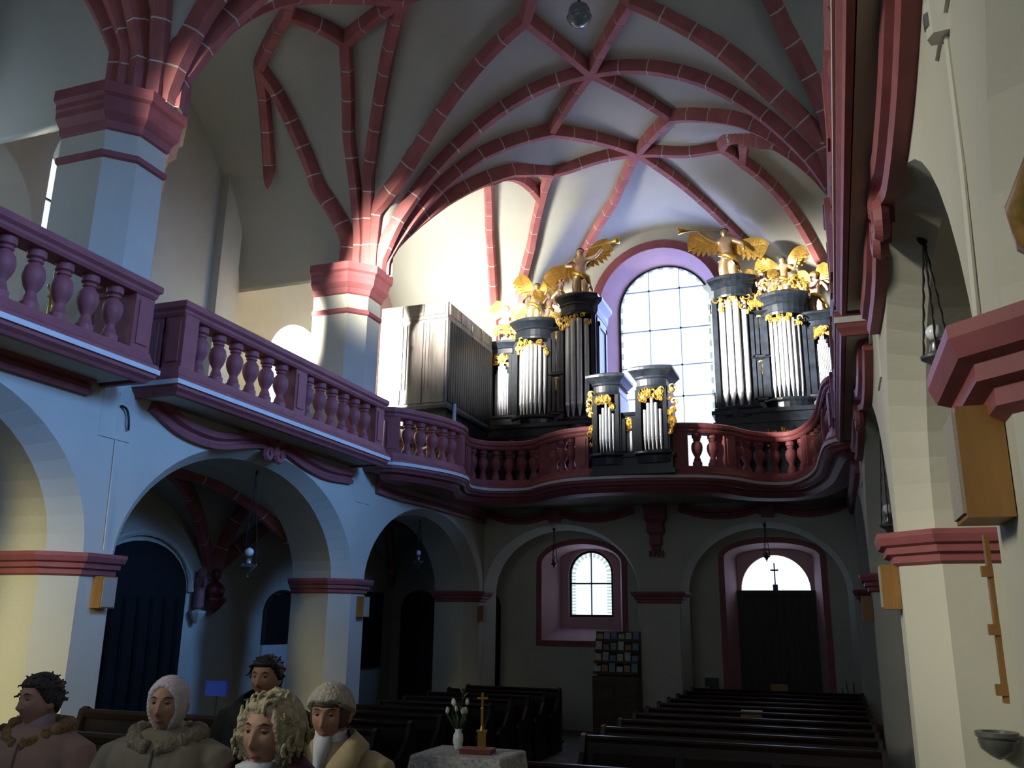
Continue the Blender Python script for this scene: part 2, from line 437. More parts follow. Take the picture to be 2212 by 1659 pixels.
# ---- pillars of the two arcades
def oct_pier(side, yc, hw=0.46, c=0.25, depth=0.9, grow=0.0):
    """plan of one pier, face towards the nave at XL / XR"""
    s = 1 if side == 'L' else -1; X = (XL + 0.012) if side == 'L' else (XR - 0.012)
    g = grow
    p = [(-depth, -hw-g), (-c + g*0.41, -hw-g), (g, -hw+c-g*0.41), (g, hw-c+g*0.41), (-c+g*0.41, hw+g), (-depth, hw+g)]
    return [(X + s*a, yc + b) for a, b in p]
def pier_stack(mb, side, yc, prof):
    """prof: (grow, z) rings"""
    return mb.loft([[(x, y, z) for x, y in oct_pier(side, yc, grow=g)] for g, z in prof])
CAP_LOW = [(0.0, 1.98), (0.035, 2.0), (0.035, 2.045), (0.075, 2.06), (0.075, 2.105), (0.11, 2.12), (0.13, 2.17), (0.13, 2.205), (0.0, 2.206)]
CAP_UP = [(0.0, 6.84), (0.03, 6.86), (0.05, 6.94), (0.12, 7.02), (0.12, 7.10), (0.135, 7.13), (0.135, 7.19), (0.18, 7.22), (0.18, 7.35), (0.15, 7.36), (0.0, 7.38)]
wallL = wall('wall_left', lambda u, d, z: (XL - d, u, z), YE, YW, ZF, 4.0, 0.22, 0.9, [
    dict(f=(-3.4, -1.1, ZF, 2.2, 3.5), b=(-3.4, -1.1, ZF, 2.2, 3.5)), dict(f=(-0.3, 2.16, ZF, 2.2, 3.5), b=(-0.3, 2.16, ZF, 2.2, 3.5)),
    dict(f=(3.04, 6.61, ZF, 2.2, 3.66), b=(3.04, 6.61, ZF, 2.2, 3.66), n=26), dict(f=(7.49, 11.91, ZF, 2.2, 3.62), b=(7.49, 11.91, ZF, 2.2, 3.62), n=30, p=2.1, q=0.55),
    dict(f=(12.79, 17.21, ZF, 2.2, 3.5), b=(12.79, 17.21, ZF, 2.2, 3.5), n=26, p=2.1, q=0.55)], plaster)
tag(wallL, 'lower arcade wall with round arches under the north tribune', kind='structure')
fc = wall('arcade_facing', lambda u, d, z: (XL - d, u, z), YE, 17.9, ZF, 4.0, 0.0, 0.22, [
    dict(f=(-3.4, -1.1, ZF, 2.2, 3.58), b=(-3.4, -1.1, ZF, 2.2, 3.5)), dict(f=(-0.3, 2.41, ZF, 2.2, 3.58), b=(-0.3, 2.16, ZF, 2.2, 3.5)),
    dict(f=(2.79, 6.86, ZF, 2.2, 3.78), b=(3.04, 6.61, ZF, 2.2, 3.66), n=26), dict(f=(7.24, 12.16, ZF, 2.2, 3.74), b=(7.49, 11.91, ZF, 2.2, 3.62), n=30, p=2.1, q=0.55),
    dict(f=(12.54, 17.46, ZF, 2.2, 3.60), b=(12.79, 17.21, ZF, 2.2, 3.5), n=26, p=2.1, q=0.55)], plaster, wallL)
wallR = wall('wall_right', lambda u, d, z: (XR + d, u, z), YE, YW, ZF, 4.0, 0.22, 0.9, [
    dict(f=(-3.4, -1.1, ZF, 2.2, 3.5), b=(-3.4, -1.1, ZF, 2.2, 3.5)), dict(f=(-0.3, 2.16, ZF, 2.2, 3.5), b=(-0.3, 2.16, ZF, 2.2, 3.5)),
    dict(f=(3.04, 6.61, ZF, 2.2, 3.66), b=(3.04, 6.61, ZF, 2.2, 3.66), n=26), dict(f=(7.49, 11.91, ZF, 2.2, 3.66), b=(7.49, 11.91, ZF, 2.2, 3.66), n=26),
    dict(f=(12.79, 17.21, ZF, 2.2, 3.5), b=(12.79, 17.21, ZF, 2.2, 3.5), n=26)], plaster)
tag(wallR, 'lower arcade wall with round arches under the south tribune', kind='structure')
fc = wall('arcade_facing', lambda u, d, z: (XR + d, u, z), YE, 17.9, ZF, 4.0, 0.0, 0.22, [
    dict(f=(-3.4, -1.1, ZF, 2.2, 3.58), b=(-3.4, -1.1, ZF, 2.2, 3.5)), dict(f=(-0.3, 2.41, ZF, 2.2, 3.58), b=(-0.3, 2.16, ZF, 2.2, 3.5)),
    dict(f=(2.79, 6.86, ZF, 2.2, 3.78), b=(3.04, 6.61, ZF, 2.2, 3.66), n=26), dict(f=(7.24, 12.16, ZF, 2.2, 3.78), b=(7.49, 11.91, ZF, 2.2, 3.66), n=26),
    dict(f=(12.54, 17.46, ZF, 2.2, 3.60), b=(12.79, 17.21, ZF, 2.2, 3.5), n=26)], plaster, wallR)
for side, W in (('L', wallL), ('R', wallR)):
    for yc in (2.6, 7.05, 12.35, 17.65):
        nm = 'pillar'
        mb = MB(); pier_stack(mb, side, yc, [(0.0, ZF), (0.0, 2.15)])
        p_ = mb.build('pillar', plaster, W)
        mb = MB(); pier_stack(mb, side, yc, [(0.06, ZF), (0.06, ZF+0.5), (0.0, ZF+0.56)]); mb.build('pillar_base', red, p_)
        dz = 0.0 if side == 'L' else (0.13 if yc < 3 else 0.03)
        mb = MB(); pier_stack(mb, side, yc, [(g_, z_ + dz) for g_, z_ in CAP_LOW]); mb.build('capital', red, p_)
        if yc < 17:
            mb = MB(); pier_stack(mb, side, yc, [(0.0, 3.4), (0.0, 6.86)]); q_ = mb.build('upper_pillar', plaster, W)
            mb = MB(); pier_stack(mb, side, yc, CAP_UP); mb.build('capital', red, q_)
            mb = MB(); pier_stack(mb, side, yc, [(0.0, 6.50), (0.035, 6.52), (0.035, 6.58), (0.0, 6.60)]); mb.build('necking', red, q_)

# ---- tribune floors (vault over the aisles is below them), outer walls with splayed windows
for s, (xa, xb), nm in (('L', (XOL, XL-0.02), 'floor_north_tribune'), ('R', (XR+0.02, XOR), 'floor_south_tribune')):
    o = MB().box(xa-0.05, xb, YE, YW, 3.86, 4.08).build(nm, plaster); tag(o, 'tribune floor above the aisle', kind='structure')
nw = wall('wall_north', lambda u, d, z: (XOL - d, u, z), YE, YW, 3.9, 11.2, 0.0, 0.9, [
    dict(f=(-3.5, -1.5, 4.9, 7.4, 8.4), b=(-3.3, -1.7, 5.0, 7.3, 8.2), n=20),
    dict(f=(5.35, 7.95, 4.9, 6.6, 7.75), b=(5.0, 6.7, 5.2, 6.3, 7.25), n=24),
    dict(f=(8.1, 10.05, 4.9, 7.7, 8.7), b=(8.0, 9.2, 5.3, 7.6, 8.4), n=20),
    dict(f=(13.35, 15.6, 4.4, 6.3, 7.35), b=(13.75, 15.2, 4.7, 6.2, 7.0), n=24)], plaster)
tag(nw, 'outer wall of the north tribune with splayed round-headed windows', kind='structure')
nl = MB().box(XOL-0.9, XOL, YE, YW, ZF, 3.9).build('wall_north_aisle', plaster); tag(nl, 'outer wall of the dark north aisle', kind='structure')
MB().box(XOL, XOL+0.18, 11.55, 12.05, 4.0, 9.4).build('pilaster', plaster, nw)
MB().box(XOL, XOL+0.05, 17.55, 18.98, 4.1, 9.9).build('painted_reveal', pinkreveal, nw)
sw = wall('wall_south', lambda u, d, z: (XOR + d, u, z), YE, YW, ZF, 11.2, 0.0, 0.9, [
    dict(f=(-0.7, 1.1, 4.9, 7.4, 8.3), b=(-0.5, 0.9, 5.2, 7.3, 8.0)), dict(f=(3.9, 5.7, 4.9, 7.4, 8.3), b=(4.1, 5.5, 5.2, 7.3, 8.0)),
    dict(f=(8.8, 10.6, 4.9, 7.4, 8.3), b=(9.0, 10.4, 5.2, 7.3, 8.0))], plaster)
tag(sw, 'outer wall of the south tribune and aisle', kind='structure')
ew = wall('wall_east', lambda u, d, z: (u, YE - d, z), XOL-0.9, XOR+0.9, ZF, 11.2, 0.0, 0.6, [
    dict(f=(-5.8, -3.4, 3.2, 6.4, 7.6), b=(-5.8, -3.4, 3.2, 6.4, 7.6)), dict(f=(-2.4, 0.0, 3.2, 6.4, 7.6), b=(-2.4, 0.0, 3.2, 6.4, 7.6))], plaster)
tag(ew, 'chancel end wall with two tall windows', kind='structure')
# ---- west wall: organ window above, small window and portal below
ww = wall('wall_west', lambda u, d, z: (u, YW + d, z), -8.4, XOR+0.9, 4.0, 11.2, 0.0, 0.62, [
    dict(f=(-4.72, -1.92, 4.75, 8.7, 10.12), b=(-4.36, -2.18, 4.95, 8.82, 9.9), n=30)], plaster, reveal=pinkreveal)
tag(ww, 'west wall behind the organ with a tall round-headed window', kind='structure')
wl = wall('wall_west_lower', lambda u, d, z: (u, YW + d, z), XOL-0.9, XOR+0.9, ZF, 4.0, 0.0, 0.62, [
    dict(f=(-6.12, -4.30, 1.22, 2.85, 3.28), b=(-5.75, -4.50, 1.55, 2.9, 3.2), n=18),
    dict(f=(-2.12, -0.22, ZF, 2.95, 3.24), b=(-1.9, -0.4, ZF, 2.95, 3.15), n=18)], plaster, reveal=pinkreveal)
tag(wl, 'lower west wall with a small window and the portal', kind='structure')
nwl = MB().box(XOL-0.9, -8.4, YW, YW+0.62, 4.0, 11.2).build('wall_west_tribune', plaster); tag(nwl, 'west end wall of the north tribune', kind='structure')
# painted reveal bands round the west openings
def arch_band(mb, x0, x1, sill, spring, apex, y0, y1, w, n=24, p=2, q=0.5, bottom=True):
    def outl(g):
        pts = [(x0-g, sill - (g if bottom else 0)), (x0-g, spring)]
        for i in range(1, n):
            s = 0.5 - 0.5*math.cos(PI*i/n); h = (1 - abs(2*s-1)**p)**q
            pts.append((x0-g + (x1-x0+2*g)*s, spring + (apex+g-spring)*h))
        return pts + [(x1+g, spring), (x1+g, sill - (g if bottom else 0))]
    a, b = outl(0.0), outl(w); m_ = len(a); rng = range(m_ if bottom else m_-1)
    for i in rng:
        j = (i+1) % m_
        A, B, C, D = a[i], a[j], b[j], b[i]
        mb.quad((A[0], y0, A[1]), (B[0], y0, B[1]), (C[0], y0, C[1]), (D[0], y0, D[1]))
        mb.quad((D[0], y0, D[1]), (C[0], y0, C[1]), (C[0], y1, C[1]), (D[0], y1, D[1]))
        mb.quad((A[0], y0, A[1]), (B[0], y0, B[1]), (B[0], y1, B[1]), (A[0], y1, A[1]))
    return mb
arch_band(MB(), -4.72, -1.92, 4.75, 8.7, 10.12, YW-0.03, YW+0.02, 0.20).build('window_surround', red, ww)
arch_band(MB(), -6.12, -4.30, 1.22, 2.85, 3.28, YW-0.03, YW+0.02, 0.12).build('window_surround', red, wl)
arch_band(MB(), -2.12, -0.22, ZF, 2.95, 3.24, YW-0.03, YW+0.02, 0.12, bottom=False).build('portal_surround', red, wl)
# ---- leaded windows: each pane a part, the lead bars one frame
def leaded(name, label, x0, x1, sill, spring, apex, y, cols, rows, border, bar=0.022, fr=0.05):
    def head(x):
        s = (x - x0) / (x1 - x0); h = max(0.0, 1 - (2*s-1)**2) ** 0.5
        return spring + (apex - spring) * h
    root = empty(name); tag(root, label, kind='structure')
    mb = MB(); arch_band(mb, x0+fr, x1-fr, sill+fr, spring, apex-fr, y-0.02, y+0.03, fr)
    mb.build('window_frame', iron, root)
    xs_ = [x0 + (x1-x0)*i/cols for i in range(cols+1)]
    zs_ = list(rows)
    for i in range(cols):
        for k in range(len(zs_)-1):
            z0, z1 = zs_[k], zs_[k+1]; a, b = xs_[i], xs_[i+1]
            n = 8; top = []
            for t in range(n+1):
                x = b + (a-b)*t/n
                h = min(z1, head(x))
                if h > z0: top.append((x, h))
            if len(top) < 2: continue
            g = 0.004
            lo, hi = min(p[0] for p in top), max(p[0] for p in top)
            poly = [(lo+g, z0+g), (hi-g, z0+g)] + [(min(max(x, lo+g), hi-g), h-g) for x, h in top]
            pm = MB(); pm.loft([[(x, y, z) for x, z in poly], [(x, y+0.006, z) for x, z in poly]])
            pm.build('pane', glass, root)
    mb = MB()
    for x in xs_[1:-1]: mb.box(x-bar*0.4, x+bar*0.4, y-0.015, y+0.02, sill, head(x))
    mb.build('mullion', iron, root)
    for z in zs_[1:-1]:
        m2 = MB()
        if z > spring:
            hw = (x1-x0)/2*math.sqrt(max(0, 1-((z-spring)/(apex-spring))**2))
        else: hw = (x1-x0)/2
        xm = (x0+x1)/2
        m2.box(xm-hw, xm+hw, y-0.02, y+0.02, z-bar/2, z+bar/2)
        for x in xs_[1:-1]:
            if abs(x-xm) < hw: m2.box(x-0.02, x+0.02, y-0.03, y+0.0, z-0.02, z+0.02)
        m2.build('glazing_bar', iron, root)
    # border of small coloured glass pieces
    if border:
        bw = border; k = 0; per = []
        n = 26
        pts = [(x0+fr, sill+fr + (spring-sill-fr)*i/n) for i in range(n)]
        pts += [((x0+x1)/2 - ((x1-x0)/2-fr)*math.cos(PI*i/n), spring + (apex-fr-spring)*math.sin(PI*i/n)) for i in range(n+1)]
        pts += [(x1-fr, spring - (spring-sill-fr)*i/n) for i in range(1, n+1)]
        cx, cz = (x0+x1)/2, (sill+spring)/2
        pb = MB()
        for i in range(len(pts)-1):
            if i % 2: continue
            A, B = pts[i], pts[i+1]
            def inn(p):
                if p[1] <= spring: return (p[0] + (bw if p[0] < cx else -bw), p[1])
                d = Vector((cx - p[0], spring - p[1])); d.normalize(); return (p[0]+d.x*bw, p[1]+d.y*bw)
            C, D = inn(B), inn(A)
            pb.loft([[(q[0], y-0.012, q[1]) for q in (A, B, C, D)], [(q[0], y-0.006, q[1]) for q in (A, B, C, D)]])
        o = pb.build('border_glass', glass_edge, root); o['kind'] = 'stuff'
    return root
leaded('window_1', 'tall white leaded window behind the organ', -4.36, -2.18, 4.95, 8.82, 9.9, YW+0.6, 3, [4.95, 5.8, 6.65, 7.4, 8.3, 9.3, 9.9], 0.05, bar=0.011, fr=0.03)
leaded('window_2', 'small arched leaded window low in the west wall', -5.64, -4.62, 1.72, 2.66, 3.18, YW+0.58, 2, [1.72, 2.45, 3.18], 0.10, bar=0.03)
wfill = wall('window_wall', lambda u, d, z: (u, YW + 0.5 + d, z), -5.8, -4.4, 1.4, 3.4, 0.0, 0.14, [
    dict(f=(-5.64, -4.62, 1.72, 2.66, 3.18), b=(-5.64, -4.62, 1.72, 2.66, 3.18), n=24)], pinkreveal, wl)
# the other windows (they light the tribunes)
leaded('window_3', 'window of the north tribune nearest the chancel', XOL-0.9, XOL-0.9+0.01, 0, 0.1, 0.2, -40, 1, [0, 0.2], 0) if False else None
def side_window(nm, label, x, y0, y1, sill, spring, apex):
    root = empty(nm); tag(root, label, kind='structure')
    def head(y):
        s = (y-y0)/(y1-y0); return spring + (apex-spring)*max(0, 1-(2*s-1)**2)**0.5
    for i in range(2):
        a = y0 + (y1-y0)*i/2; b = a + (y1-y0)/2
        zz = [sill + (apex-sill)*k/4 for k in range(5)]
        for k in range(4):
            top = [(b+(a-b)*t/8, min(zz[k+1], head(b+(a-b)*t/8))) for t in range(9)]
            top = [q for q in top if q[1] > zz[k]]
            if len(top) < 2: continue
            poly = [(min(q[0] for q in top), zz[k]), (max(q[0] for q in top), zz[k])] + top
            MB().prism_x(poly, x, x+0.006).build('pane', glass, root)
    m = MB().box(x-0.02, x+0.02, (y0+y1)/2-0.012, (y0+y1)/2+0.012, sill, apex)
    for k in range(1, 4): m.box(x-0.02, x+0.02, y0, y1, sill+(apex-sill)*k/4-0.01, sill+(apex-sill)*k/4+0.01)
    m.build('glazing_bar', iron, root)
side_window('window_3', 'round-headed tribune window above the near balustrade', XOL-0.85, 5.0, 6.7, 5.2, 6.3, 7.25)
side_window('window_4', 'tribune window hidden behind the tall pillar', XOL-0.85, 8.0, 9.2, 5.3, 7.6, 8.4)
side_window('window_5', 'tribune window beside the organ', XOL-0.85, 13.75, 15.2, 4.7, 6.2, 7.0)

# ---- portal: two-leaf door, fanlight
d = empty('door_1'); tag(d, 'dark wooden church door under a half-round fanlight', kind='structure')
yd = YW + 0.55
for sx in (0, 1):
    xa = -1.91 + sx*0.76; lf = MB().box(xa, xa+0.762, yd, yd+0.07, ZF, 2.22).build('door_leaf', doorwood, d)
    for k in range(5):
        w_ = 0.76/5
        MB().box(xa+k*w_+0.006, xa+(k+1)*w_-0.006, yd-0.022, yd, ZF+0.03, 2.2).build('plank', doorwood, lf)
    MB().box(xa+0.04, xa+0.69, yd-0.04, yd-0.022, 0.1, 0.16).build('hinge_strap', iron, lf)
    MB().box(xa+0.04, xa+0.69, yd-0.04, yd-0.022, 1.6, 1.66).build('hinge_strap', iron, lf)
MB().box(-1.95, -0.35, yd-0.06, yd+0.1, 2.2, 2.30).build('transom', doorwood, d)
for xa in (-1.97, -0.42): MB().box(xa, xa+0.09, yd-0.05, yd+0.1, ZF, 2.3).build('door_post', doorwood, d)
lun = wall('fanlight_surround', lambda u, d_, z: (u, yd + d_, z), -1.92, -0.38, 2.29, 3.3, 0.0, 0.12, [dict(f=(-1.85, -0.45, 2.29, 2.30, 3.03), b=(-1.85, -0.45, 2.29, 2.30, 3.03), n=24)], pinkreveal, d)
for k in range(4):
    a0, a1 = PI*k/4, PI*(k+1)/4
    poly = [(-1.15, 2.31)] + [(-1.15-0.69*math.cos(a0+(a1-a0)*t/6), 2.31+0.71*math.sin(a0+(a1-a0)*t/6)) for t in range(7)]
    MB().prism_y(poly, yd+0.06, yd+0.066).build('pane', glass, d)
# small cross standing on the transom, seen against the fanlight
cr = MB().box(-1.20, -1.10, yd-0.05, yd+0.0, 2.30, 2.42).box(-1.162, -1.138, yd-0.04, yd-0.01, 2.42, 2.86).box(-1.23, -1.07, yd-0.04, yd-0.01, 2.70, 2.73)
tag(cr.build('crucifix', blackplastic), 'small dark cross standing on the door transom before the fanlight', 'crucifix')

# ---- arcade below the west gallery
YA = 17.7
ga = wall('wall_gallery', lambda u, d_, z: (u, YA + d_, z), XL-0.5, XR+0.5, ZF, 4.0, 0.0, 0.45, [
    dict(f=(-6.98, -3.66, ZF, 2.2, 3.58), b=(-6.88, -3.76, ZF, 2.2, 3.50), n=26), dict(f=(-2.84, 0.34, ZF, 2.2, 3.54), b=(-2.74, 0.24, ZF, 2.2, 3.46), n=26)], plaster)
tag(ga, 'two-arched wall carrying the organ gallery', kind='structure')
def box_stack(mb, x0, x1, y0, y1, prof):
    return mb.loft([[(x0-g, y0-g, z), (x1+g, y0-g, z), (x1+g, y1+g, z), (x0-g, y1+g, z)] for g, z in prof])
pp = box_stack(MB(), -3.64, -2.86, YA-0.1, YA+0.5, [(0, ZF), (0, 2.0)]).build('pillar', plaster, ga)
box_stack(MB(), -3.66, -2.84, YA-0.1, YA+0.5, CAP_LOW).build('capital', red, pp)
box_stack(MB(), -3.64, -2.86, YA-0.1, YA+0.5, [(0.05, ZF), (0.05, ZF+0.55), (0, ZF+0.62)]).build('pillar_base', red, pp)

# ---- aisle vaults (dark) with a few red ribs
def S_aisle(xm, half):
    def f(x, y):
        z1 = 2.25 + 1.45*vm((x-xm)/half); z2 = 2.25
        for a, b in BAYS:
            if a <= y <= b: z2 = 2.25 + 1.42*vm((y-(a+b)/2)/((b-a)/2)); break
        return max(z1, z2)
    return f
for nm, xa, xb in (('ceiling_north_aisle', XOL, XL-0.85), ('ceiling_south_aisle', XR+0.85, XOR)):
    f = S_aisle((xa+xb)/2, (xb-xa)/2)
    vs, fs = grid([xa+(xb-xa)*i/24 for i in range(25)], [y for y in ys if y > 2.5][::2] + [19.0], f)
    o = MB().add(vs, fs).build(nm, plaster_vault, smooth=True); tag(o, 'low vault over the aisle', kind='structure')
    if 'north' in nm:
        xm = (xa+xb)/2
        for yc_, yo in ((7.05, 1), (12.35, -1), (12.35, 1), (19.0, -1)):
            rib([(xb, yc_+yo*0.1), (xm, yc_+yo*2.4), ], o, f, size=0.9, tone=redstone)
            rib([(xa, yc_+yo*0.1), (xm, yc_+yo*2.4), ], o, f, size=0.9, tone=redstone)
        rib([(xa, 12.35), (xm, 12.35), (xb, 12.35)], o, f, size=1.0)

# ---- balustrades
BAL = [(0.085, 0.0), (0.085, 0.08), (0.07, 0.09), (0.062, 0.13), (0.046, 0.17), (0.050, 0.19), (0.078, 0.24), (0.098, 0.30), (0.102, 0.35), (0.092, 0.405), (0.062, 0.445),
       (0.050, 0.46), (0.068, 0.472), (0.068, 0.49), (0.058, 0.50), (0.085, 0.515), (0.085, 0.585)]
BAL = [(r*1.0, z) for r, z in BAL]
_bal = MB()
for (r0, z0), (r1, z1) in [(BAL[0], BAL[1])]: pass
_bal.lathe(BAL, 12)
bal_proto = _bal.build('baluster', red, auto=50)
bal_mesh = bal_proto.data
bpy.data.objects.remove(bal_proto)
RAIL = [(-0.12, 4.80), (0.12, 4.80), (0.14, 4.83), (0.14, 4.86), (0.17, 4.89), (0.17, 4.95), (0.13, 4.975), (-0.13, 4.975), (-0.16, 4.95), (-0.16, 4.89), (-0.12, 4.86)]
PLINTH = [(-0.13, 4.05), (0.20, 4.05), (0.20, 4.09), (0.16, 4.12), (0.14, 4.17), (0.13, 4.215), (-0.13, 4.215)]
STRIPE = [(0.05, 4.0), (0.215, 4.0), (0.215, 4.05), (0.05, 4.05)]
CORN = [(0.07, 3.90), (0.13, 3.90), (0.15, 3.93), (0.19, 3.96), (0.19, 4.0), (0.07, 4.0)]
def balustrade(path, label, posts, per, skip=(), k_=1.0):
    """posts: arc lengths of the posts; per: baluster spacing"""
    root = empty('balustrade', (path[0][0], path[0][1], 4.05))
    tag(root, label, 'balustrade')
    def fin(o):
        o.parent = root; o.matrix_parent_inverse = root.matrix_basis.inverted(); return o
    root.matrix_basis = Matrix.Translation((path[0][0], path[0][1], 4.05))
    def sl(prof): return [(o*k_ if o > 0 else o, z) for o, z in prof]
    fin(MB().sweep(path, sl(RAIL)).build('handrail', red)); fin(MB().sweep(path, sl(PLINTH)).build('plinth', red))
    if True:
        fin(MB().sweep(path, sl(STRIPE)).build('white_band', white)); fin(MB().sweep(path, sl(CORN)).build('cornice', red))
    L = arc_points(path)
    for s in posts:
        p, a = at_len(path, L, s)
        m = MB().box(-0.13, 0.13, -0.11, 0.11, 4.2, 4.82).box(-0.08, 0.08, -0.125, -0.11, 4.28, 4.74)
        o = fin(m.build('post', red)); o.location = (p[0]-root.location.x*0, p[1], 0); o.rotation_euler = (0, 0, a)
    edges = sorted(posts)
    for a_, b_ in zip(edges, edges[1:]):
        if any(abs((a_+b_)/2 - k) < 0.05 for k in skip): continue
        n = max(1, int(round((b_-a_-0.3)/per)))
        for k in range(n):
            s = a_ + 0.15 + (b_-a_-0.3)*(k+0.5)/n
            p, a = at_len(path, L, s)
            o = bpy.data.objects.new('baluster', bal_mesh); COL.objects.link(o); fin(o); o.location = (p[0], p[1], 4.215); o.rotation_euler = (0, 0, a)
    return root
XBL, XBR = -6.58, 0.29
def side_balcony(side, y0, y1, label):
    if side == 'L': path = [(XL, y0), (XBL, y0), (XBL, y1), (XL, y1)]
    else: path = [(XR, y1), (XBR, y1), (XBR, y0), (XR, y0)]
    d_ = abs(path[1][0]-path[0][0]); n = y1-y0
    balustrade(path, label, [0.12, d_, d_+n/2, d_+n, 2*d_+n-0.12], 0.315, k_=1.0 if side == 'L' else 0.55)
    xa, xb = (XL, XBL+0.1) if side == 'L' else (XBR-0.03, XR)
    o = MB().box(min(xa, xb), max(xa, xb), y0-0.02, y1+0.02, 3.92, 4.06).build('balcony_slab', plaster); return o
W_of = {'L': wallL, 'R': wallR}
for side, y0, y1, lab in (('L', 2.95, 6.70, 'red balustrade of the tribune balcony nearest the chancel on the north side'),
                          ('L', 7.40, 11.82, 'red balustrade of the north tribune between the two tall pillars'),
                          ('R', 2.95, 6.75, 'red south balcony balustrade above the near wooden speaker'),
                          ('R', 7.40, 11.9, 'red south balcony balustrade next to the organ gallery')):
    side_balcony(side, y0, y1, lab).parent = W_of[side]
# coved soffit under the balconies and the swag mouldings on the wall
SW = [(0.0, -0.10), (0.07, -0.10), (0.085, -0.05), (0.05, -0.03), (0.05, 0.0), (0.11, 0.03), (0.12, 0.10), (0.0, 0.10)]
def swag(side, pts, name='trim_1', parent=None, plane='x'):
    mb = MB(); path = catmull(pts, 8); rings = []
    for i, (u, z) in enumerate(path):
        a = path[max(i-1, 0)]; b = path[min(i+1, len(path)-1)]
        t = Vector((b[0]-a[0], b[1]-a[1])).normalized(); n = Vector((-t.y, t.x))
        ring = []
        for o, h in SW:
            if plane == 'x':
                X = XL + o if side == 'L' else XR - o
                ring.append((X, u + n.x*h, z + n.y*h))
            else: ring.append((u + n.x*h, YA - 0.0 - o, z + n.y*h))
        rings.append(ring)
    mb.loft(rings)
    return mb.build(name, red, parent)
def scroll(c, r, side, parent, plane='x'):
    pts = []
    for i in range(30):
        a = i/29*2.6*PI; rr = r*(1-i/29*0.75)
        pts.append((rr*math.cos(a), rr*math.sin(a)))
    mb = MB()
    if plane == 'x': mb.tube([((XL+0.07 if side == 'L' else XR-0.07), c[0]+p[0], c[1]+p[1]) for p in pts], 0.045, 6)
    else: mb.tube([(c[0]+p[0], YA-0.07, c[1]+p[1]) for p in pts], 0.045, 6)
    return mb.build('scroll', red, parent)
for side, W in (('L', wallL), ('R', wallR)):
    t1 = swag(side, [(7.52, 3.90), (8.0, 3.72), (8.6, 3.68), (9.2, 3.80), (9.55, 3.86), (9.72, 3.80), (9.74, 3.72)], 'swag_moulding', W)
    t2 = swag(side, [(9.82, 3.70), (9.86, 3.82), (10.05, 3.88), (10.6, 3.76), (11.2, 3.70), (11.9, 3.74)], 'swag_moulding', W)
    scroll((9.66, 3.70), 0.09, side, t1); scroll((9.9, 3.70), 0.09, side, t2)
    if side == 'L': swag(side, [(2.9, 3.86), (4.5, 3.86), (6.62, 3.86)], 'string_moulding', W)
    else:
        t1 = swag(side, [(2.9, 3.88), (3.5, 3.74), (4.2, 3.74), (4.65, 3.86), (4.78, 3.74)], 'swag_moulding', W)
        t2 = swag(side, [(4.9, 3.74), (5.05, 3.88), (5.7, 3.74), (6.6, 3.76)], 'swag_moulding', W)
        scroll((4.72, 3.70), 0.11, side, t1); scroll((4.98, 3.70), 0.11, side, t2)
    swag(side, [(12.75, 3.72), (13.6, 3.70), (15.0, 3.72), (17.6, 3.72)], 'string_moulding', W)

# ---- west gallery
gp = [(-6.98, 12.45), (-6.62, 12.52), (-6.36, 12.95), (-6.16, 13.5), (-6.12, 14.05), (-6.32, 14.6), (-6.42, 15.05), (-6.2, 15.55), (-5.7, 15.78), (-5.2, 15.74), (-4.85, 15.40),
      (-4.45, 15.06), (-4.0, 14.88), (-3.2, 14.86), (-2.45, 15.0), (-1.95, 15.18), (-1.6, 15.5), (-1.3, 16.0), (-0.9, 16.3), (-0.45, 16.25),
      (-0.15, 15.7), (0.06, 14.8), (0.16, 13.6), (0.24, 12.7), (0.42, 12.45)]
gpath = catmull(gp, 5)
gL = arc_points(gpath)
def near_len(pt):
    return min(range(len(gpath)), key=lambda i: math.dist(gpath[i], pt))
gposts = [gL[near_len(p)] for p in ((-6.62, 12.52), (-6.12, 14.05), (-6.42, 15.05), (-4.85, 15.40), (-4.0, 14.88), (-2.35, 15.0), (-1.6, 15.5), (-0.2, 15.8), (0.06, 13.9), (0.12, 12.7))]
gb = balustrade(gpath, 'curved red balustrade along the front of the organ gallery', gposts, 0.27, skip=((gposts[4]+gposts[5])/2,))
poly = list(gpath) + [(XR+0.6, 12.5), (XR+0.6, YW), (XL-0.6, YW), (XL-0.6, 12.5)]
def tri_prism(poly, z0, z1):
    from mathutils.geometry import tessellate_polygon
    t = tessellate_polygon([[Vector((x, y, 0)) for x, y in poly]]); n = len(poly)
    mb = MB(); mb.add([(x, y, z0) for x, y in poly] + [(x, y, z1) for x, y in poly],
                      [tuple(f) for f in t] + [tuple(i+n for i in f) for f in t] + [(i, (i+1) % n, (i+1) % n + n, i+n) for i in range(n)])
    return mb
gs = tri_prism(poly, 3.93, 4.08).build('floor_gallery', plaster); tag(gs, 'floor slab of the organ gallery', kind='structure')
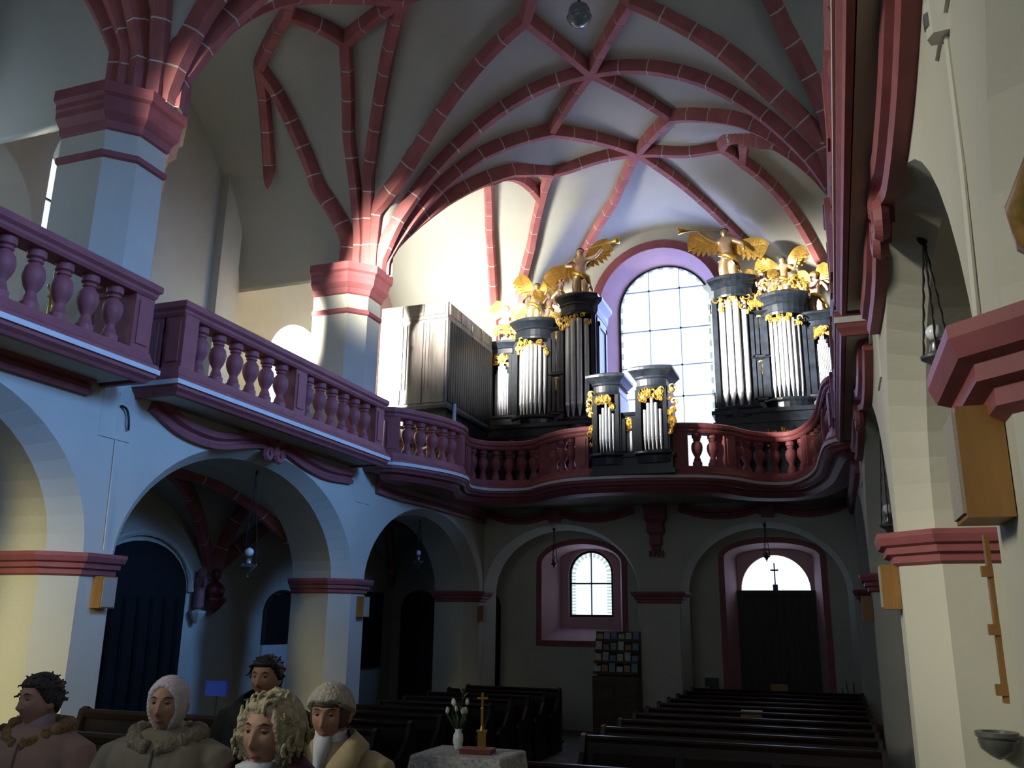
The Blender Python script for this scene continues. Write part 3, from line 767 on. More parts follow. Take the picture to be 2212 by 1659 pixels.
# a lower stepped moulding under the gallery front
gin = MB().sweep(gpath[3:-3], [(-0.32, 3.78), (-0.06, 3.80), (0.02, 3.86), (0.06, 3.93), (-0.32, 3.93)]).build('moulding', red, gs)
for (a, b) in ((-6.9, -5.45), (-5.35, -3.75), (-2.8, -1.15), (-1.05, 0.35)):
    w_ = b-a
    swag('L', [(a, 3.86), (a+0.25*w_, 3.74), (a+0.5*w_, 3.70), (a+0.75*w_, 3.74), (b, 3.86)], 'swag_moulding', ga, plane='y')
for xx in (-5.4, -1.1):
    s1 = scroll((xx-0.1, 3.76), 0.11, 'L', ga, 'y'); s2 = scroll((xx+0.1, 3.76), 0.11, 'L', ga, 'y')
    MB().box(xx-0.12, xx+0.12, YA-0.12, YA, 3.62, 3.86).build('keystone', red, ga)
cb = MB().lathe([(0.05, 2.98), (0.13, 3.02), (0.10, 3.08), (0.17, 3.12), (0.15, 3.3), (0.24, 3.36), (0.22, 3.55), (0.30, 3.62), (0.30, 3.92)], 4, (-3.27, YA-0.12, 0), a0=PI/4, sy=0.7)
for k in range(4): cb.lathe([(0.0, 2.86), (0.025, 2.9), (0.03, 3.0)], 6, (-3.39+0.08*k, YA-0.14, 0))
cb.build('console', red, ga)
# ---------------------------------------------------------------- organ
YO = 16.9; KO = 1.024
def QX(x): return x * KO
def QZ(z): return 1.6 + (z - 1.6) * KO
def bow(x0, x1, yf, b, yb, n=8, g=0.0):
    xm, hw = (x0+x1)/2, (x1-x0)/2 + g
    return [(xm + hw*(-1+2*i/n), yf - g - b*(1-(-1+2*i/n)**2)) for i in range(n+1)] + [(xm+hw, yb), (xm-hw, yb)]
def rings(x0, x1, yf, b, yb, prof):
    return [[(x, y, z) for x, y in bow(x0, x1, yf, b, yb, 8, g)] for g, z in prof]
def carving(mb, x0, x1, y, z0, z1, n, seed):
    """pierced leaf-and-scroll carving filling a panel, thicker in the upper corners"""
    rnd = random.Random(seed)
    for k in range(n):
        u = rnd.random(); v = rnd.random()
        dep = 0.35 + 0.65*abs(2*u-1)
        x = x0 + (x1-x0)*u; z = z1 - (z1-z0)*v*dep
        r = 0.022 + 0.022*rnd.random(); a0 = rnd.random()*6.3
        pts = [(x + r*1.7*(1-i/9*0.7)*math.cos(a0+i*0.55), y - 0.012*math.sin(i*0.7), z + r*1.7*(1-i/9*0.7)*math.sin(a0+i*0.55)) for i in range(10)]
        mb.tube(pts, [0.006+0.012*math.sin(PI*(i+0.5)/10) for i in range(10)], 5)
        if k % 2 == 0: mb.ball((x, y-0.012, z), (r*0.7, 0.018, r*1.2), 6, 4)
    return mb
def pipe_mesh(r, z0, zt, foot):
    """open metal flue pipe: conical foot, mouth with lips, cylindrical body"""
    m = MB(); m.lathe([(r*0.25, z0), (r*0.95, z0+foot), (r, z0+foot+0.005), (r, z0+foot+r*0.6), (r*0.93, z0+foot+r*0.7), (r, z0+foot+r*2.0), (r, zt), (r*0.86, zt), (r*0.84, zt-0.03)], 10, cap=True)
    m.add([(-r*0.55, -r*1.02, z0+foot+r*0.1), (r*0.55, -r*1.02, z0+foot+r*0.1), (r*0.55, -r*1.05, z0+foot+r*0.9), (-r*0.55, -r*1.05, z0+foot+r*0.9)], [(0, 1, 2, 3)])
    return m
def tower(root, x0, x1, yf, b, yb, zb, zp, zc, ztop, n, shape, seed, over=0.10, foot=0.25, pw=0.9):
    """one pipe tower: stiles and panels (casing), n pipes, carving and cornice"""
    m = MB(); m.box(x0, x1, yf+0.16, yb, zb, zc)
    for xx in (x0, x1): m.box(xx-0.03, xx+0.03, yf-0.03, yb, zb, zc)
    for xx in (x0+0.035, x1-0.035): m.box(xx-0.035, xx+0.035, yf-0.05, yf+0.16, zb, zc)
    m.loft(rings(x0-0.02, x1+0.02, yf, b, yb, [(0.0, zb-0.22), (0.02, zb-0.10), (0.05, zb-0.06), (0.05, zb-0.02), (0.01, zb)]))
    cs = m.build('tower', casew, root)
    h = ztop - zc
    MB().loft(rings(x0, x1, yf, b, yb, [(0.0, zc), (0.015, zc+0.10*h), (0.0, zc+0.15*h), (0.0, zc+0.45*h), (0.03, zc+0.5*h), (0.02, zc+0.58*h), (over*0.6, zc+0.72*h), (over, zc+0.82*h), (over, zc+0.93*h), (over*0.7, ztop)])).build('cornice', casew, cs)
    wi = (x1-x0-0.14)*pw
    for i in range(n):
        u = (i+0.5)/n; t = 2*u-1
        x = (x0+x1)/2 + t*wi/2; y = yf + 0.03 - b*(1-t*t)*0.85
        if shape == 'point': zt = zp - (zp-zb)*0.30*abs(t)
        elif shape == 'dip': zt = zp - (zp-zb)*0.10*(1-abs(t))
        elif shape == 'up': zt = zp - (zp-zb)*0.3*(1-u)
        else: zt = zp
        o = pipe_mesh(wi/n*0.46, zb+0.005, zt, foot).build('pipe', pipem, cs, auto=40); o.location = (x, y, 0)
    carving(MB(), x0+0.07, x1-0.07, yf-b*0.75, zc-(zc-zp)*1.0-0.35*min(1, (zp-zb)*0.4), zc-0.01, 26, seed).build('carving', gold, cs)
    return cs
def organ_case(label, specs, base, mirror=False):
    root = empty('pipe_organ', (QX(base[0]), YO, 4.08)); tag(root, label, 'pipe organ', 'cases of the west gallery organ')
    root_mi = root
    x0, x1 = QX(base[0]), QX(base[1])
    zb = QZ(5.42)
    bm_ = MB().box(x0, x1, YO-0.12, YO+0.9, 4.08, zb)
    bm_.box(x0-0.04, x1+0.04, YO-0.18, YO+0.9, 4.08, 4.26); bm_.box(x0-0.05, x1+0.05, YO-0.2, YO+0.9, zb-0.03, zb+0.05); bm_.box(x0-0.03, x1+0.03, YO-0.17, YO+0.9, zb-0.22, zb-0.17)
    bo = bm_.build('base', casew, root)
    for k in range(3):
        a = x0 + (x1-x0)*(k+0.12)/3; b = x0 + (x1-x0)*(k+0.88)/3
        MB().box(a, b, YO-0.15, YO-0.12, 4.36, zb-0.30).build('panel', casew, bo)
        carving(MB(), a+0.1, b-0.1, YO-0.165, 4.5, zb-0.35, 16, 40+k+int(x0*10)).build('carving', gold, bo)
    for k, sp in enumerate(specs):
        tower(root, QX(sp[0]), QX(sp[1]), YO, sp[2], YO+0.9, QZ(sp[3]), QZ(sp[4]), QZ(sp[5]), QZ(sp[6]), sp[7], sp[8], 10+k)
    for o in [c for c in bpy.data.objects if c.parent == root]:
        o.matrix_parent_inverse = Matrix.Translation(root.location).inverted()
    return root
oL = organ_case('dark organ case with silver pipes on the north side of the west window', [
    (-6.46, -5.98, 0.03, 5.72, 6.95, 7.02, 7.33, 9, 'point'),
    (-5.92, -5.12, 0.20, 5.66, 7.15, 7.28, 7.72, 7, 'flat'),
    (-5.10, -4.93, 0.0, 5.72, 6.25, 6.4, 6.5, 5, 'up'), (-5.10, -4.93, 0.0, 6.55, 7.3, 7.4, 7.5, 5, 'up'),
    (-4.92, -4.20, 0.18, 5.56, 7.62, 7.72, 8.17, 4, 'flat')], (-6.5, -4.16))
oR = organ_case('dark organ case with bright pipes on the south side of the west window', [
    (-1.80, -1.06, 0.18, 5.56, 7.66, 7.74, 8.17, 4, 'flat'),
    (-1.04, -0.88, 0.0, 5.72, 6.25, 6.4, 6.5, 5, 'up'), (-1.04, -0.88, 0.0, 6.55, 7.2, 7.3, 7.42, 5, 'up'),
    (-0.88, -0.12, 0.20, 5.66, 7.2, 7.28, 7.72, 7, 'flat'),
    (-0.06, 0.36, 0.03, 5.72, 6.9, 6.98, 7.30, 9, 'point')], (-1.86, 0.38))
# panelled sides of the inner towers, facing the window
for root, xs_ in ((oL, QX(-4.20)), (oR, QX(-1.80))):
    s = 1 if root is oL else -1
    m = MB()
    xa = xs_ + s*0.03
    m.box(min(xa, xa+s*0.02), max(xa, xa+s*0.02), YO+0.06, YO+0.84, QZ(5.7), QZ(7.7))
    o = m.build('side_panel', mat('grey_case', (0.10, 0.12, 0.14), 0.4), root); o.matrix_parent_inverse = Matrix.Translation(root.location).inverted()
    m = MB()
    for z0, z1, y0, y1 in ((5.8, 5.9, 0.1, 0.8), (7.5, 7.6, 0.1, 0.8), (5.8, 7.6, 0.1, 0.2), (5.8, 7.6, 0.7, 0.8)):
        m.box(min(xa, xa+s*0.045), max(xa, xa+s*0.045), YO+y0, YO+y1, QZ(z0), QZ(z1))
    o2 = m.build('panel_frame', MATS['grey_case'], o)
    MB().loft([[(xa+s*g, YO-0.02, z), (xa+s*g, YO+0.9, z), (xa-s*0.1, YO+0.9, z), (xa-s*0.1, YO-0.02, z)] for g, z in ((0.02, QZ(7.72)), (0.05, QZ(7.8)), (0.05, QZ(7.9)), (0.14, QZ(8.0)), (0.14, QZ(8.08)))]).build('side_cornice', MATS['grey_case'], o)

# positive organ let into the gallery front
po = empty('positive_organ', (-3.1, 14.62, 4.08)); tag(po, 'small dark positive organ with two towers set in the middle of the gallery front', 'pipe organ')
def pfix():
    for o in [c for c in bpy.data.objects if c.parent == po]: o.matrix_parent_inverse = Matrix.Translation(po.location).inverted()
b_ = MB().box(-3.80, -2.40, 14.66, 15.35, 4.06, 4.40).box(-3.84, -2.36, 14.60, 15.35, 4.06, 4.14).box(-3.84, -2.36, 14.61, 15.35, 4.36, 4.42).build('base', casew, po)
tower(po, -3.76, -3.30, 14.64, 0.07, 15.3, 4.46, 5.36, 5.48, 5.86, 5, 'point', 71, over=0.12, foot=0.18)
tower(po, -2.98, -2.46, 14.64, 0.07, 15.3, 4.46, 5.40, 5.54, 5.93, 5, 'point', 72, over=0.13, foot=0.18)
tower(po, -3.27, -3.01, 14.68, 0.0, 15.25, 4.46, 4.92, 5.04, 5.16, 9, 'point', 73, over=0.03, foot=0.12)
carving(MB(), -3.86, -3.78, 14.62, 4.45, 5.55, 22, 5).build('carving', gold, po)
carving(MB(), -2.42, -2.34, 14.62, 4.45, 5.55, 22, 6).build('carving', gold, po)
pfix()

# swell box beside the organ
sb = empty('swell_box', (-7.1, 15.2, 4.08)); tag(sb, 'large black panelled organ box with shiny boards beside the pillar', 'organ box')
gloss = mat('black_varnish', (0.12, 0.112, 0.105), 0.32, var=0.5, scale=3, stretch=(3, 3, 0.4), bump=0.25, bscale=7, spec=0.8)
X0, X1, Y0, Y1 = -7.86, -6.44, 14.2, 16.5
m = MB().box(X0, X1, Y0, Y1, 5.42, 7.12); bd = m.build('body', gloss, sb)
lo = MB().box(X0+0.1, X1-0.05, Y0+0.15, Y1, 4.08, 5.42).build('lower_case', casew, sb)
MB().box(X0-0.03, X1+0.03, Y0-0.05, Y1, 5.36, 5.42).build('ledge', casew, sb)
for k in range(3):
    a = X0+0.03+(X1-X0-0.06)*k/3; b = a+(X1-X0-0.06)/3
    MB().box(a+0.012, b-0.012, Y0-0.03, Y0, 5.48, 7.06).build('board', gloss, bd)
for a in (X0+0.5, X0+0.58, X0+0.98, X0+1.05):
    MB().box(a-0.012, a+0.012, Y0-0.05, Y0-0.03, 5.75, 7.02).build('batten', gloss, bd)
MB().box(X0, X1, Y0-0.02, Y1, 7.12, 7.16).build('lid_frame', gloss, sb)
fr = MB().box(X0+0.01, X1-0.01, Y0, Y1, 7.16, 7.44).build('top_case', gloss, sb)
for k in range(3):
    a = X0+0.04+(X1-X0-0.08)*k/3; b = a+(X1-X0-0.08)/3
    MB().box(a+0.02, b-0.02, Y0-0.02, Y0, 7.2, 7.42).build('panel', gloss, fr)
for k in range(4):
    a = Y0+0.05+(Y1-Y0-0.1)*k/4; b = a+(Y1-Y0-0.1)/4
    MB().box(X1-0.01, X1+0.015, a+0.02, b-0.02, 7.2, 7.42).build('panel', gloss, fr)
    for q in range(5):
        y_ = a + (b-a)*q/5
        MB().box(X1, X1+0.02, y_+0.01, y_+(b-a)/5-0.01, 5.5, 7.08).build('louvre', casew, bd)
for o in [c for c in bpy.data.objects if c.parent == sb]: o.matrix_parent_inverse = Matrix.Translation(sb.location).inverted()
MATS['gloss'] = gloss

# ---------------------------------------------------------------- gilded statues (skin-grown bodies)
figm = mat('gilded_robe', (0.70, 0.48, 0.16), 0.35, metal=0.6, scale=7, rgb2=(0.62, 0.45, 0.38), bump=0.4, bscale=12)
fleshm = mat('painted_flesh', (0.50, 0.33, 0.26), 0.5, var=0.1, scale=8)
darkhair = mat('carved_hair', (0.05, 0.03, 0.02), 0.6)
def skin_body(name, verts, edges, radii, m, parent=None, sub=2, root=0):
    me = bpy.data.meshes.new(name); me.from_pydata([tuple(v) for v in verts], edges, []); me.update()
    o = bpy.data.objects.new(name, me); COL.objects.link(o)
    me.materials.append(m)
    sk = o.modifiers.new('skin', 'SKIN'); sk.use_smooth_shade = True
    if not me.skin_vertices: pass
    bm = bmesh.new(); bm.from_mesh(me)
    lay = bm.verts.layers.skin.verify()
    for i, v in enumerate(bm.verts):
        r = radii[i]; v[lay].radius = (r, r) if not isinstance(r, tuple) else r
        v[lay].use_root = (i == root)
    bm.to_mesh(me); bm.free()
    ss = o.modifiers.new('smooth', 'SUBSURF'); ss.levels = sub; ss.render_levels = sub
    if parent: o.parent = parent
    return o
def wing_mesh(L, W, th=0.02):
    """feathered wing in the xz plane, root at the origin, scalloped trailing edge"""
    top = [(0, 0), (0.18*L, 0.30*W), (0.45*L, 0.52*W), (0.75*L, 0.62*W), (1.0*L, 0.50*W)]
    n = 7; bot = []
    for i in range(n):
        u = 1 - i/n
        zb = -W*(0.05 + 0.50*math.sin(PI*min(1, (1-u)*0.9+0.12)))*0.8
        bot.append((u*L, zb*0.35 + 0.18*W*u)); bot.append(((u-0.35/n)*L, zb)); bot.append(((u-0.8/n)*L, zb*0.75))
    out = catmull(top, 3) + [(max(0, x), z) for x, z in bot]
    m = MB()
    c = (0.45*L, 0.1*W)
    f = [(x, -0.10*L*math.sin(PI*x/L*0.8), z) for x, z in out]; n = len(f)
    cf_ = (c[0], -0.10*L*0.9, c[1])
    vs = f + [(x, y+th, z) for x, y, z in f] + [cf_, (cf_[0], cf_[1]+th+0.02, cf_[2])]
    fs = []
    for i in range(n):
        j = (i+1) % n
        fs += [(i, j, 2*n), (n+j, n+i, 2*n+1), (i, n+i, n+j, j)]
    m.add(vs, fs)
    for k in range(5):
        u = 0.25+0.15*k
        m.tube([(u*L*0.6, -0.03*L, 0.15*W), (u*L, -0.09*L*math.sin(PI*u*0.8)-0.02, -0.2*W*math.sin(PI*u))], 0.012, 5)
    return m
def angel(label, loc, h, rz, arm_l, arm_r, trumpet=None, wings=True, lean=0.0, putto=False, group=None, wing_a=(25, 25), wl=0.62):
    nm = 'cherub_statue' if putto else 'angel_statue'
    hr = 0.105*h if putto else 0.075*h
    V = [(0, 0, 0.50*h), (lean*0.3*h, 0, 0.66*h), (lean*0.5*h, 0, 0.76*h), (lean*0.6*h, -0.01*h, 0.84*h), (lean*0.65*h, -0.02*h, 0.91*h), (lean*0.65*h, -0.015*h, 0.985*h),
         (0.075*h, -0.03*h, 0.27*h), (0.09*h, 0.02*h, 0.03*h), (-0.075*h, -0.06*h, 0.28*h), (-0.06*h, 0.03*h, 0.04*h)]
    R = [0.105*h, 0.085*h, 0.105*h, 0.04*h, hr, hr*0.75, 0.085*h, 0.075*h, 0.085*h, 0.075*h]
    E_ = [(0, 1), (1, 2), (2, 3), (3, 4), (4, 5), (0, 6), (6, 7), (0, 8), (8, 9)]
    for sgn, arm in ((1, arm_r), (-1, arm_l)):
        i = len(V); sh = (lean*0.5*h + sgn*0.12*h, 0, 0.775*h)
        V += [sh, tuple(h*c for c in arm[0]), tuple(h*c for c in arm[1])]
        R += [0.05*h, 0.036*h, 0.026*h]; E_ += [(2, i), (i, i+1), (i+1, i+2)]
    o = skin_body(nm, V, E_, R, fleshm if putto else figm)
    o.location = loc; o.rotation_euler = (0, 0, rz); tag(o, label, 'statue', group or 'carved figures on the organ')
    hm = MB().ball((lean*0.65*h, 0.02*h, 0.965*h), (hr*0.95, hr*0.95, hr*0.72), 10, 7); hm.build('hair', darkhair if not putto else gold, o, smooth=True)
    # sash of gilded drapery
    dr = MB().tube([(-0.13*h, -0.06*h, 0.52*h), (0, -0.13*h, 0.47*h), (0.13*h, -0.06*h, 0.42*h), (0.16*h, 0.05*h, 0.30*h), (0.22*h, 0.02*h, 0.18*h)], [0.03*h, 0.05*h, 0.05*h, 0.04*h, 0.015*h], 8)
    dr.build('drapery', gold, o, smooth=True)
    if wings:
        for sgn, a in ((1, wing_a[0]), (-1, wing_a[1])):
            w = wing_mesh(wl*h, 0.42*h, 0.02*h); ob = w.build('wing', gold, o)
            ob.location = (lean*0.5*h + sgn*0.05*h, 0.09*h, 0.70*h)
            ob.rotation_euler = (0, math.radians(-a) if sgn > 0 else math.radians(a), 0); ob.scale = (sgn, 1, 1)
    if trumpet:
        a, b = Vector(trumpet[0])*h, Vector(trumpet[1])*h; n = 10
        pts = [tuple(a + (b-a)*i/n) for i in range(n+1)]
        MB().tube(pts, [0.012*h]*7 + [0.017*h, 0.028*h, 0.045*h, 0.075*h], 10).build('trumpet', gold, o, smooth=True)
    return o
ZA = QZ
angel('trumpet-blowing angel on the tall organ tower north of the window', (QX(-4.57), YO+0.30, ZA(8.16)), 1.22, 0.15, ((-0.26, -0.05, 0.66), (-0.10, -0.16, 0.60)), ((0.30, -0.10, 0.80), (0.42, -0.2, 0.90)), ((0.10, -0.14, 0.92), (0.72, -0.32, 0.98)), wing_a=(30, -35), lean=0.0)
angel('trumpet-blowing angel on the tall organ tower south of the window', (QX(-1.50), YO+0.30, ZA(8.16)), 1.24, -0.1, ((-0.28, -0.10, 0.84), (-0.42, -0.2, 0.93)), ((0.27, -0.05, 0.66), (0.30, -0.16, 0.50)), ((-0.10, -0.14, 0.92), (-0.74, -0.30, 0.97)), wing_a=(-25, 10), lean=-0.05)
angel('gilded angel with raised wings on the round organ tower beside the black box', (QX(-5.62), YO+0.32, ZA(7.71)), 1.0, 0.2, ((-0.24, -0.06, 0.62), (-0.12, -0.2, 0.66)), ((0.25, -0.06, 0.66), (0.34, -0.2, 0.80)), wing_a=(38, 42), lean=0.1)
angel('small pale cherub sitting at the edge of the round tower cornice', (QX(-5.20), YO+0.08, ZA(7.70)), 0.62, 0.5, ((-0.22, -0.1, 0.62), (-0.1, -0.2, 0.8)), ((0.22, -0.1, 0.62), (0.3, -0.2, 0.5)), putto=True, wing_a=(20, 30))
angel('pale cherub leaning on the tall tower next to the trumpet angel', (QX(-4.94), YO+0.10, ZA(8.14)), 0.5, -0.5, ((-0.25, -0.1, 0.6), (-0.4, -0.15, 0.7)), ((0.22, -0.1, 0.6), (0.2, -0.2, 0.4)), putto=True, wings=False)
angel('bright gilded cherub over the narrow pipe field beside the black box', (QX(-6.25), YO+0.30, ZA(7.32)), 0.92, 0.1, ((-0.25, -0.05, 0.68), (-0.40, -0.1, 0.84)), ((0.25, -0.05, 0.62), (0.38, -0.12, 0.52)), putto=True, wing_a=(20, 45), wl=0.5)
angel('seated crowned figure on the round tower south of the window', (QX(-0.46), YO+0.32, ZA(7.71)), 0.92, -0.2, ((-0.26, -0.05, 0.64), (-0.16, -0.2, 0.55)), ((0.25, -0.05, 0.66), (0.36, -0.15, 0.86)), wing_a=(35, 20))
angel('small cherub beside the seated figure on the south round tower', (QX(-0.86), YO+0.10, ZA(7.70)), 0.56, 0.2, ((-0.22, -0.1, 0.6), (-0.2, -0.2, 0.4)), ((0.22, -0.1, 0.6), (0.34, -0.2, 0.75)), putto=True, wing_a=(25, 30))
angel('gilded cherub with spread wings above the outermost organ pipes', (QX(0.10), YO+0.34, ZA(7.29)), 0.95, -0.3, ((-0.26, -0.05, 0.66), (-0.30, -0.15, 0.85)), ((0.25, -0.05, 0.62), (0.3, -0.15, 0.5)), putto=True, wing_a=(50, 35), wl=0.5)
# gilt scrollwork lying on the cornices
for (xa, xb, zz, sd, lab) in ((-6.5, -5.9, 7.30, 3, 'gilt scroll cresting over the narrow north pipe field'), (-5.15, -4.9, 7.48, 4, 'gilt leaf carving between the two north organ towers'),
                         (-0.9, 0.0, 7.70, 5, 'gilt cresting on the south round tower'), (-1.1, -0.85, 7.40, 6, 'gilt leaf carving between the two south organ towers')):
    c_ = carving(MB(), QX(xa), QX(xb), YO-0.05, QZ(zz), QZ(zz)+0.34, 26, sd).build('cresting', gold); tag(c_, lab, 'carving', 'gilt cresting on the organ')
# ---------------------------------------------------------------- pews
def end_panel(x, y, z0, zt, d, m, parent):
    poly = [(y-d*0.5, z0), (y+d*0.5, z0), (y+d*0.5, zt-0.10), (y+d*0.44, zt-0.02), (y+d*0.36, zt), (y+d*0.28, zt-0.02), (y+d*0.2, zt-0.18), (y-d*0.1, zt-0.36), (y-d*0.42, zt-0.40), (y-d*0.5, zt-0.46)]
    return MB().prism_x(poly, x-0.025, x+0.025).build('end_panel', m, parent)
def pew(x0, x1, y, z0, h, label, group, m=pewwood, d=0.62):
    """bench facing the altar: seat, raked back with a moulded top rail, book ledge and carved ends"""
    r = empty('church_pew', ((x0+x1)/2, y, z0)); tag(r, label, 'pew', group)
    yb = y + d*0.36
    P = []
    P.append(MB().loft([[(x0, yb-0.05, z0+0.42), (x1, yb-0.05, z0+0.42), (x1, yb-0.025, z0+0.42), (x0, yb-0.025, z0+0.42)], [(x0, yb-0.01, z0+h-0.05), (x1, yb-0.01, z0+h-0.05), (x1, yb+0.015, z0+h-0.05), (x0, yb+0.015, z0+h-0.05)]]).build('backrest', m))
    P.append(MB().prism_x([(yb-0.035, z0+h-0.06), (yb+0.04, z0+h-0.06), (yb+0.05, z0+h-0.02), (yb+0.03, z0+h), (yb-0.025, z0+h), (yb-0.045, z0+h-0.02)], x0, x1).build('top_rail', m))
    P.append(MB().box(x0, x1, y-d*0.38, yb-0.02, z0+0.42, z0+0.455).build('seat', m))
    P.append(MB().box(x0, x1, yb-0.06, yb-0.03, z0+0.02, z0+0.42).build('lower_board', m))
    P.append(MB().box(x0, x1, yb+0.02, yb+0.17, z0+h-0.20, z0+h-0.17).build('book_ledge', m))
    P.append(MB().box(x0, x1, yb+0.12, yb+0.30, z0+0.12, z0+0.16).build('kneeler', m))
    n = max(2, int((x1-x0)/0.75))
    for k in range(n):
        a = x0+0.06+(x1-x0-0.12)*k/n; b = a+(x1-x0-0.12)/n
        P.append(MB().box(a+0.05, b-0.05, yb+0.005, yb+0.03, z0+0.50, z0+h-0.24).build('panel', m))
        P.append(MB().box(a+0.05, b-0.05, yb-0.065, yb-0.03, z0+0.52, z0+h-0.16).build('panel', m))
    for x in (x0, x1): P.append(end_panel(x, y, z0, z0+h+0.02, d, m, None))
    for o in P: o.parent = r; o.matrix_parent_inverse = Matrix.Translation(r.location).inverted()
    return r
ORD = ['first', 'second', 'third', 'fourth', 'fifth', 'sixth', 'seventh', 'eighth', 'ninth', 'tenth', 'eleventh', 'twelfth', 'thirteenth']
yR = [7.62] + [9.62 + 0.86*k for k in range(10)]
protoR = None
for k, y in enumerate(yR):
    x0, x1 = (-2.62, 0.33)
    if k == 0: x0 = -2.84
    lab = f'dark wooden pew in the south block, {ORD[k]} row counted from the altar'
    if k < 2:
        p = pew(x0, x1, y-0.22, ZF, 1.05, lab, 'dark pews of the south block')
        if k == 1: protoR = p
    else:
        p = copy_tree(protoR); p.location.y = y-0.22; p['label'] = lab
protoL = None
yLs = [9.0 + 0.86*k for k in range(9)]
for k, y in enumerate(yLs):
    lab = f'dark wooden pew in the north block, {ORD[k]} row counted from the altar'
    if protoL is None: protoL = p = pew(-6.55, -4.78, y-0.22, ZF, 1.05, lab, 'dark pews of the north block')
    else: p = copy_tree(protoL); p.location.y = y-0.22; p['label'] = lab
# stalls the women sit on
pew(-5.5, -1.86, 3.62, 0.0, 0.80, 'brown bench carrying the women in the front row', 'chancel benches', m=benchwood, d=0.6)
pew(-5.45, -2.75, 4.66, 0.0, 0.86, 'brown bench carrying the dark-haired person in the back row', 'chancel benches', m=benchwood, d=0.6)
pew(-5.6, -4.2, 5.55, 0.0, 0.90, 'brown wooden bench beside the near lower pillar, behind the women', 'chancel benches', m=benchwood, d=0.5)

# papers and boxes left on the pews
tag(MB().prism_x([(13.045, 0.452), (13.16, 0.452), (13.16, 0.466), (13.045, 0.466)], -1.33, -1.05).build('paper_sheet', whiteplastic), 'white paper sheet catching light on a south pew rail', 'paper')
tag(MB().box(-1.33, -1.05, 13.02, 13.045, 0.20, 0.42).build('hymn_notice', boxwood), 'small brown notice board hanging below the white paper on a pew', 'notice')
tag(MB().box(-1.22, -0.92, 17.30, 17.40, 0.452, 0.56).build('brown_box', boxwood), 'small brown box standing on the rearmost south pew', 'box')

# ---------------------------------------------------------------- booklet rack by the middle gallery pillar
rk = empty('booklet_rack', (-4.05, 17.2, ZF)); tag(rk, 'tall brown booklet rack against the gallery pillar', 'rack')
def rfix(r):
    for o in [c for c in bpy.data.objects if c.parent == r]: o.matrix_parent_inverse = Matrix.Translation(r.location).inverted()
MB().box(-4.50, -3.62, 17.15, 17.55, ZF, 0.62).build('cupboard', benchwood, rk)
MB().box(-4.47, -4.08, 17.13, 17.15, ZF+0.06, 0.58).build('cupboard_door', benchwood, rk)
MB().box(-4.04, -3.65, 17.13, 17.15, ZF+0.06, 0.58).build('cupboard_door', benchwood, rk)
MB().box(-4.50, -3.62, 17.50, 17.54, 0.62, 1.44).build('back_board', benchwood, rk)
for k in range(4):
    z = 0.66+0.2*k; y0 = 17.22+0.07*k
    MB().box(-4.50, -3.62, y0, y0+0.1, z-0.015, z).build('shelf', benchwood, rk); MB().box(-4.50, -3.62, y0-0.01, y0, z, z+0.04).build('lip', benchwood, rk)
rfix(rk)
cols = [(0.55, 0.53, 0.45), (0.20, 0.24, 0.42), (0.40, 0.22, 0.15), (0.50, 0.45, 0.30), (0.16, 0.30, 0.28), (0.45, 0.44, 0.46)]
cn = ['cream', 'blue', 'brown', 'yellowish', 'green', 'grey']
rows_ = ['lowest', 'second', 'third', 'topmost']; ORDS = ['first', 'second', 'third', 'fourth', 'fifth', 'sixth']
for k in range(4):
    for i in range(6):
        c = (i*2+k*3) % 6
        z = 0.662+0.2*k; y0 = 17.24+0.07*k; x = -4.48+0.145*i
        hgt = 0.13+0.03*((i+k) % 3)
        m = MB().loft([[(x, y0, z), (x+0.115, y0, z), (x+0.115, y0+0.012, z), (x, y0+0.012, z)], [(x, y0+0.03, z+hgt), (x+0.115, y0+0.03, z+hgt), (x+0.115, y0+0.042, z+hgt), (x, y0+0.042, z+hgt)]])
        tag(m.build('booklet', mat('booklet_'+cn[c], cols[c], 0.7, var=0.2, scale=25)), f'{cn[c]} booklet on the {rows_[k]} shelf of the rack, {ORDS[i]} along the shelf', 'booklet', 'booklets in the rack')

# ---------------------------------------------------------------- small table with lace cloth, cross and flowers
tb = empty('side_table', (-2.27, 5.55, 0.0)); tag(tb, 'small table under a white lace cloth before the pews', 'table')
MB().box(-0.28, 0.28, -0.22, 0.22, 0.765, 0.79).build('table_top', benchwood, tb)
for sx in (-1, 1):
    for sy in (-1, 1): MB().tube([(sx*0.22, sy*0.17, 0), (sx*0.24, sy*0.18, 0.765)], 0.022, 8).build('leg', benchwood, tb)
lace = mat('lace_cloth', (0.52, 0.52, 0.50), 0.9, scale=45, rgb2=(0.22, 0.22, 0.22))
m = MB(); rr = []
N_ = 64
def rect_pt(t, a, b):
    per = [(-a, -b), (a, -b), (a, b), (-a, b), (-a, -b)]; s = t*4; i = min(3, int(s)); u = s-i
    return tuple(per[i][k] + (per[i+1][k]-per[i][k])*u for k in (0, 1))
r0 = [(*rect_pt(j/N_, 0.285, 0.225), 0.795) for j in range(N_)]
r1 = [(*rect_pt(j/N_, 0.30, 0.24), 0.785) for j in range(N_)]
r2 = [(x*(1.06+0.02*math.sin(j*1.3)), y*(1.06+0.02*math.sin(j*1.3)), 0.66+0.02*abs(math.sin(j*PI/4))) for j, (x, y, z) in enumerate(r1)]
r3 = [(x*1.02, y*1.02, 0.56+0.035*abs(math.sin(j*PI/4))) for j, (x, y, z) in enumerate(r2)]
m.loft([r0, r1, r2, r3], cap=False); m.add(r0, [tuple(range(N_))])
cl = m.build('tablecloth', lace); cl.location = (-2.27, 5.55, 0.0); tag(cl, 'white lace tablecloth with scalloped hem on the small table', 'tablecloth')
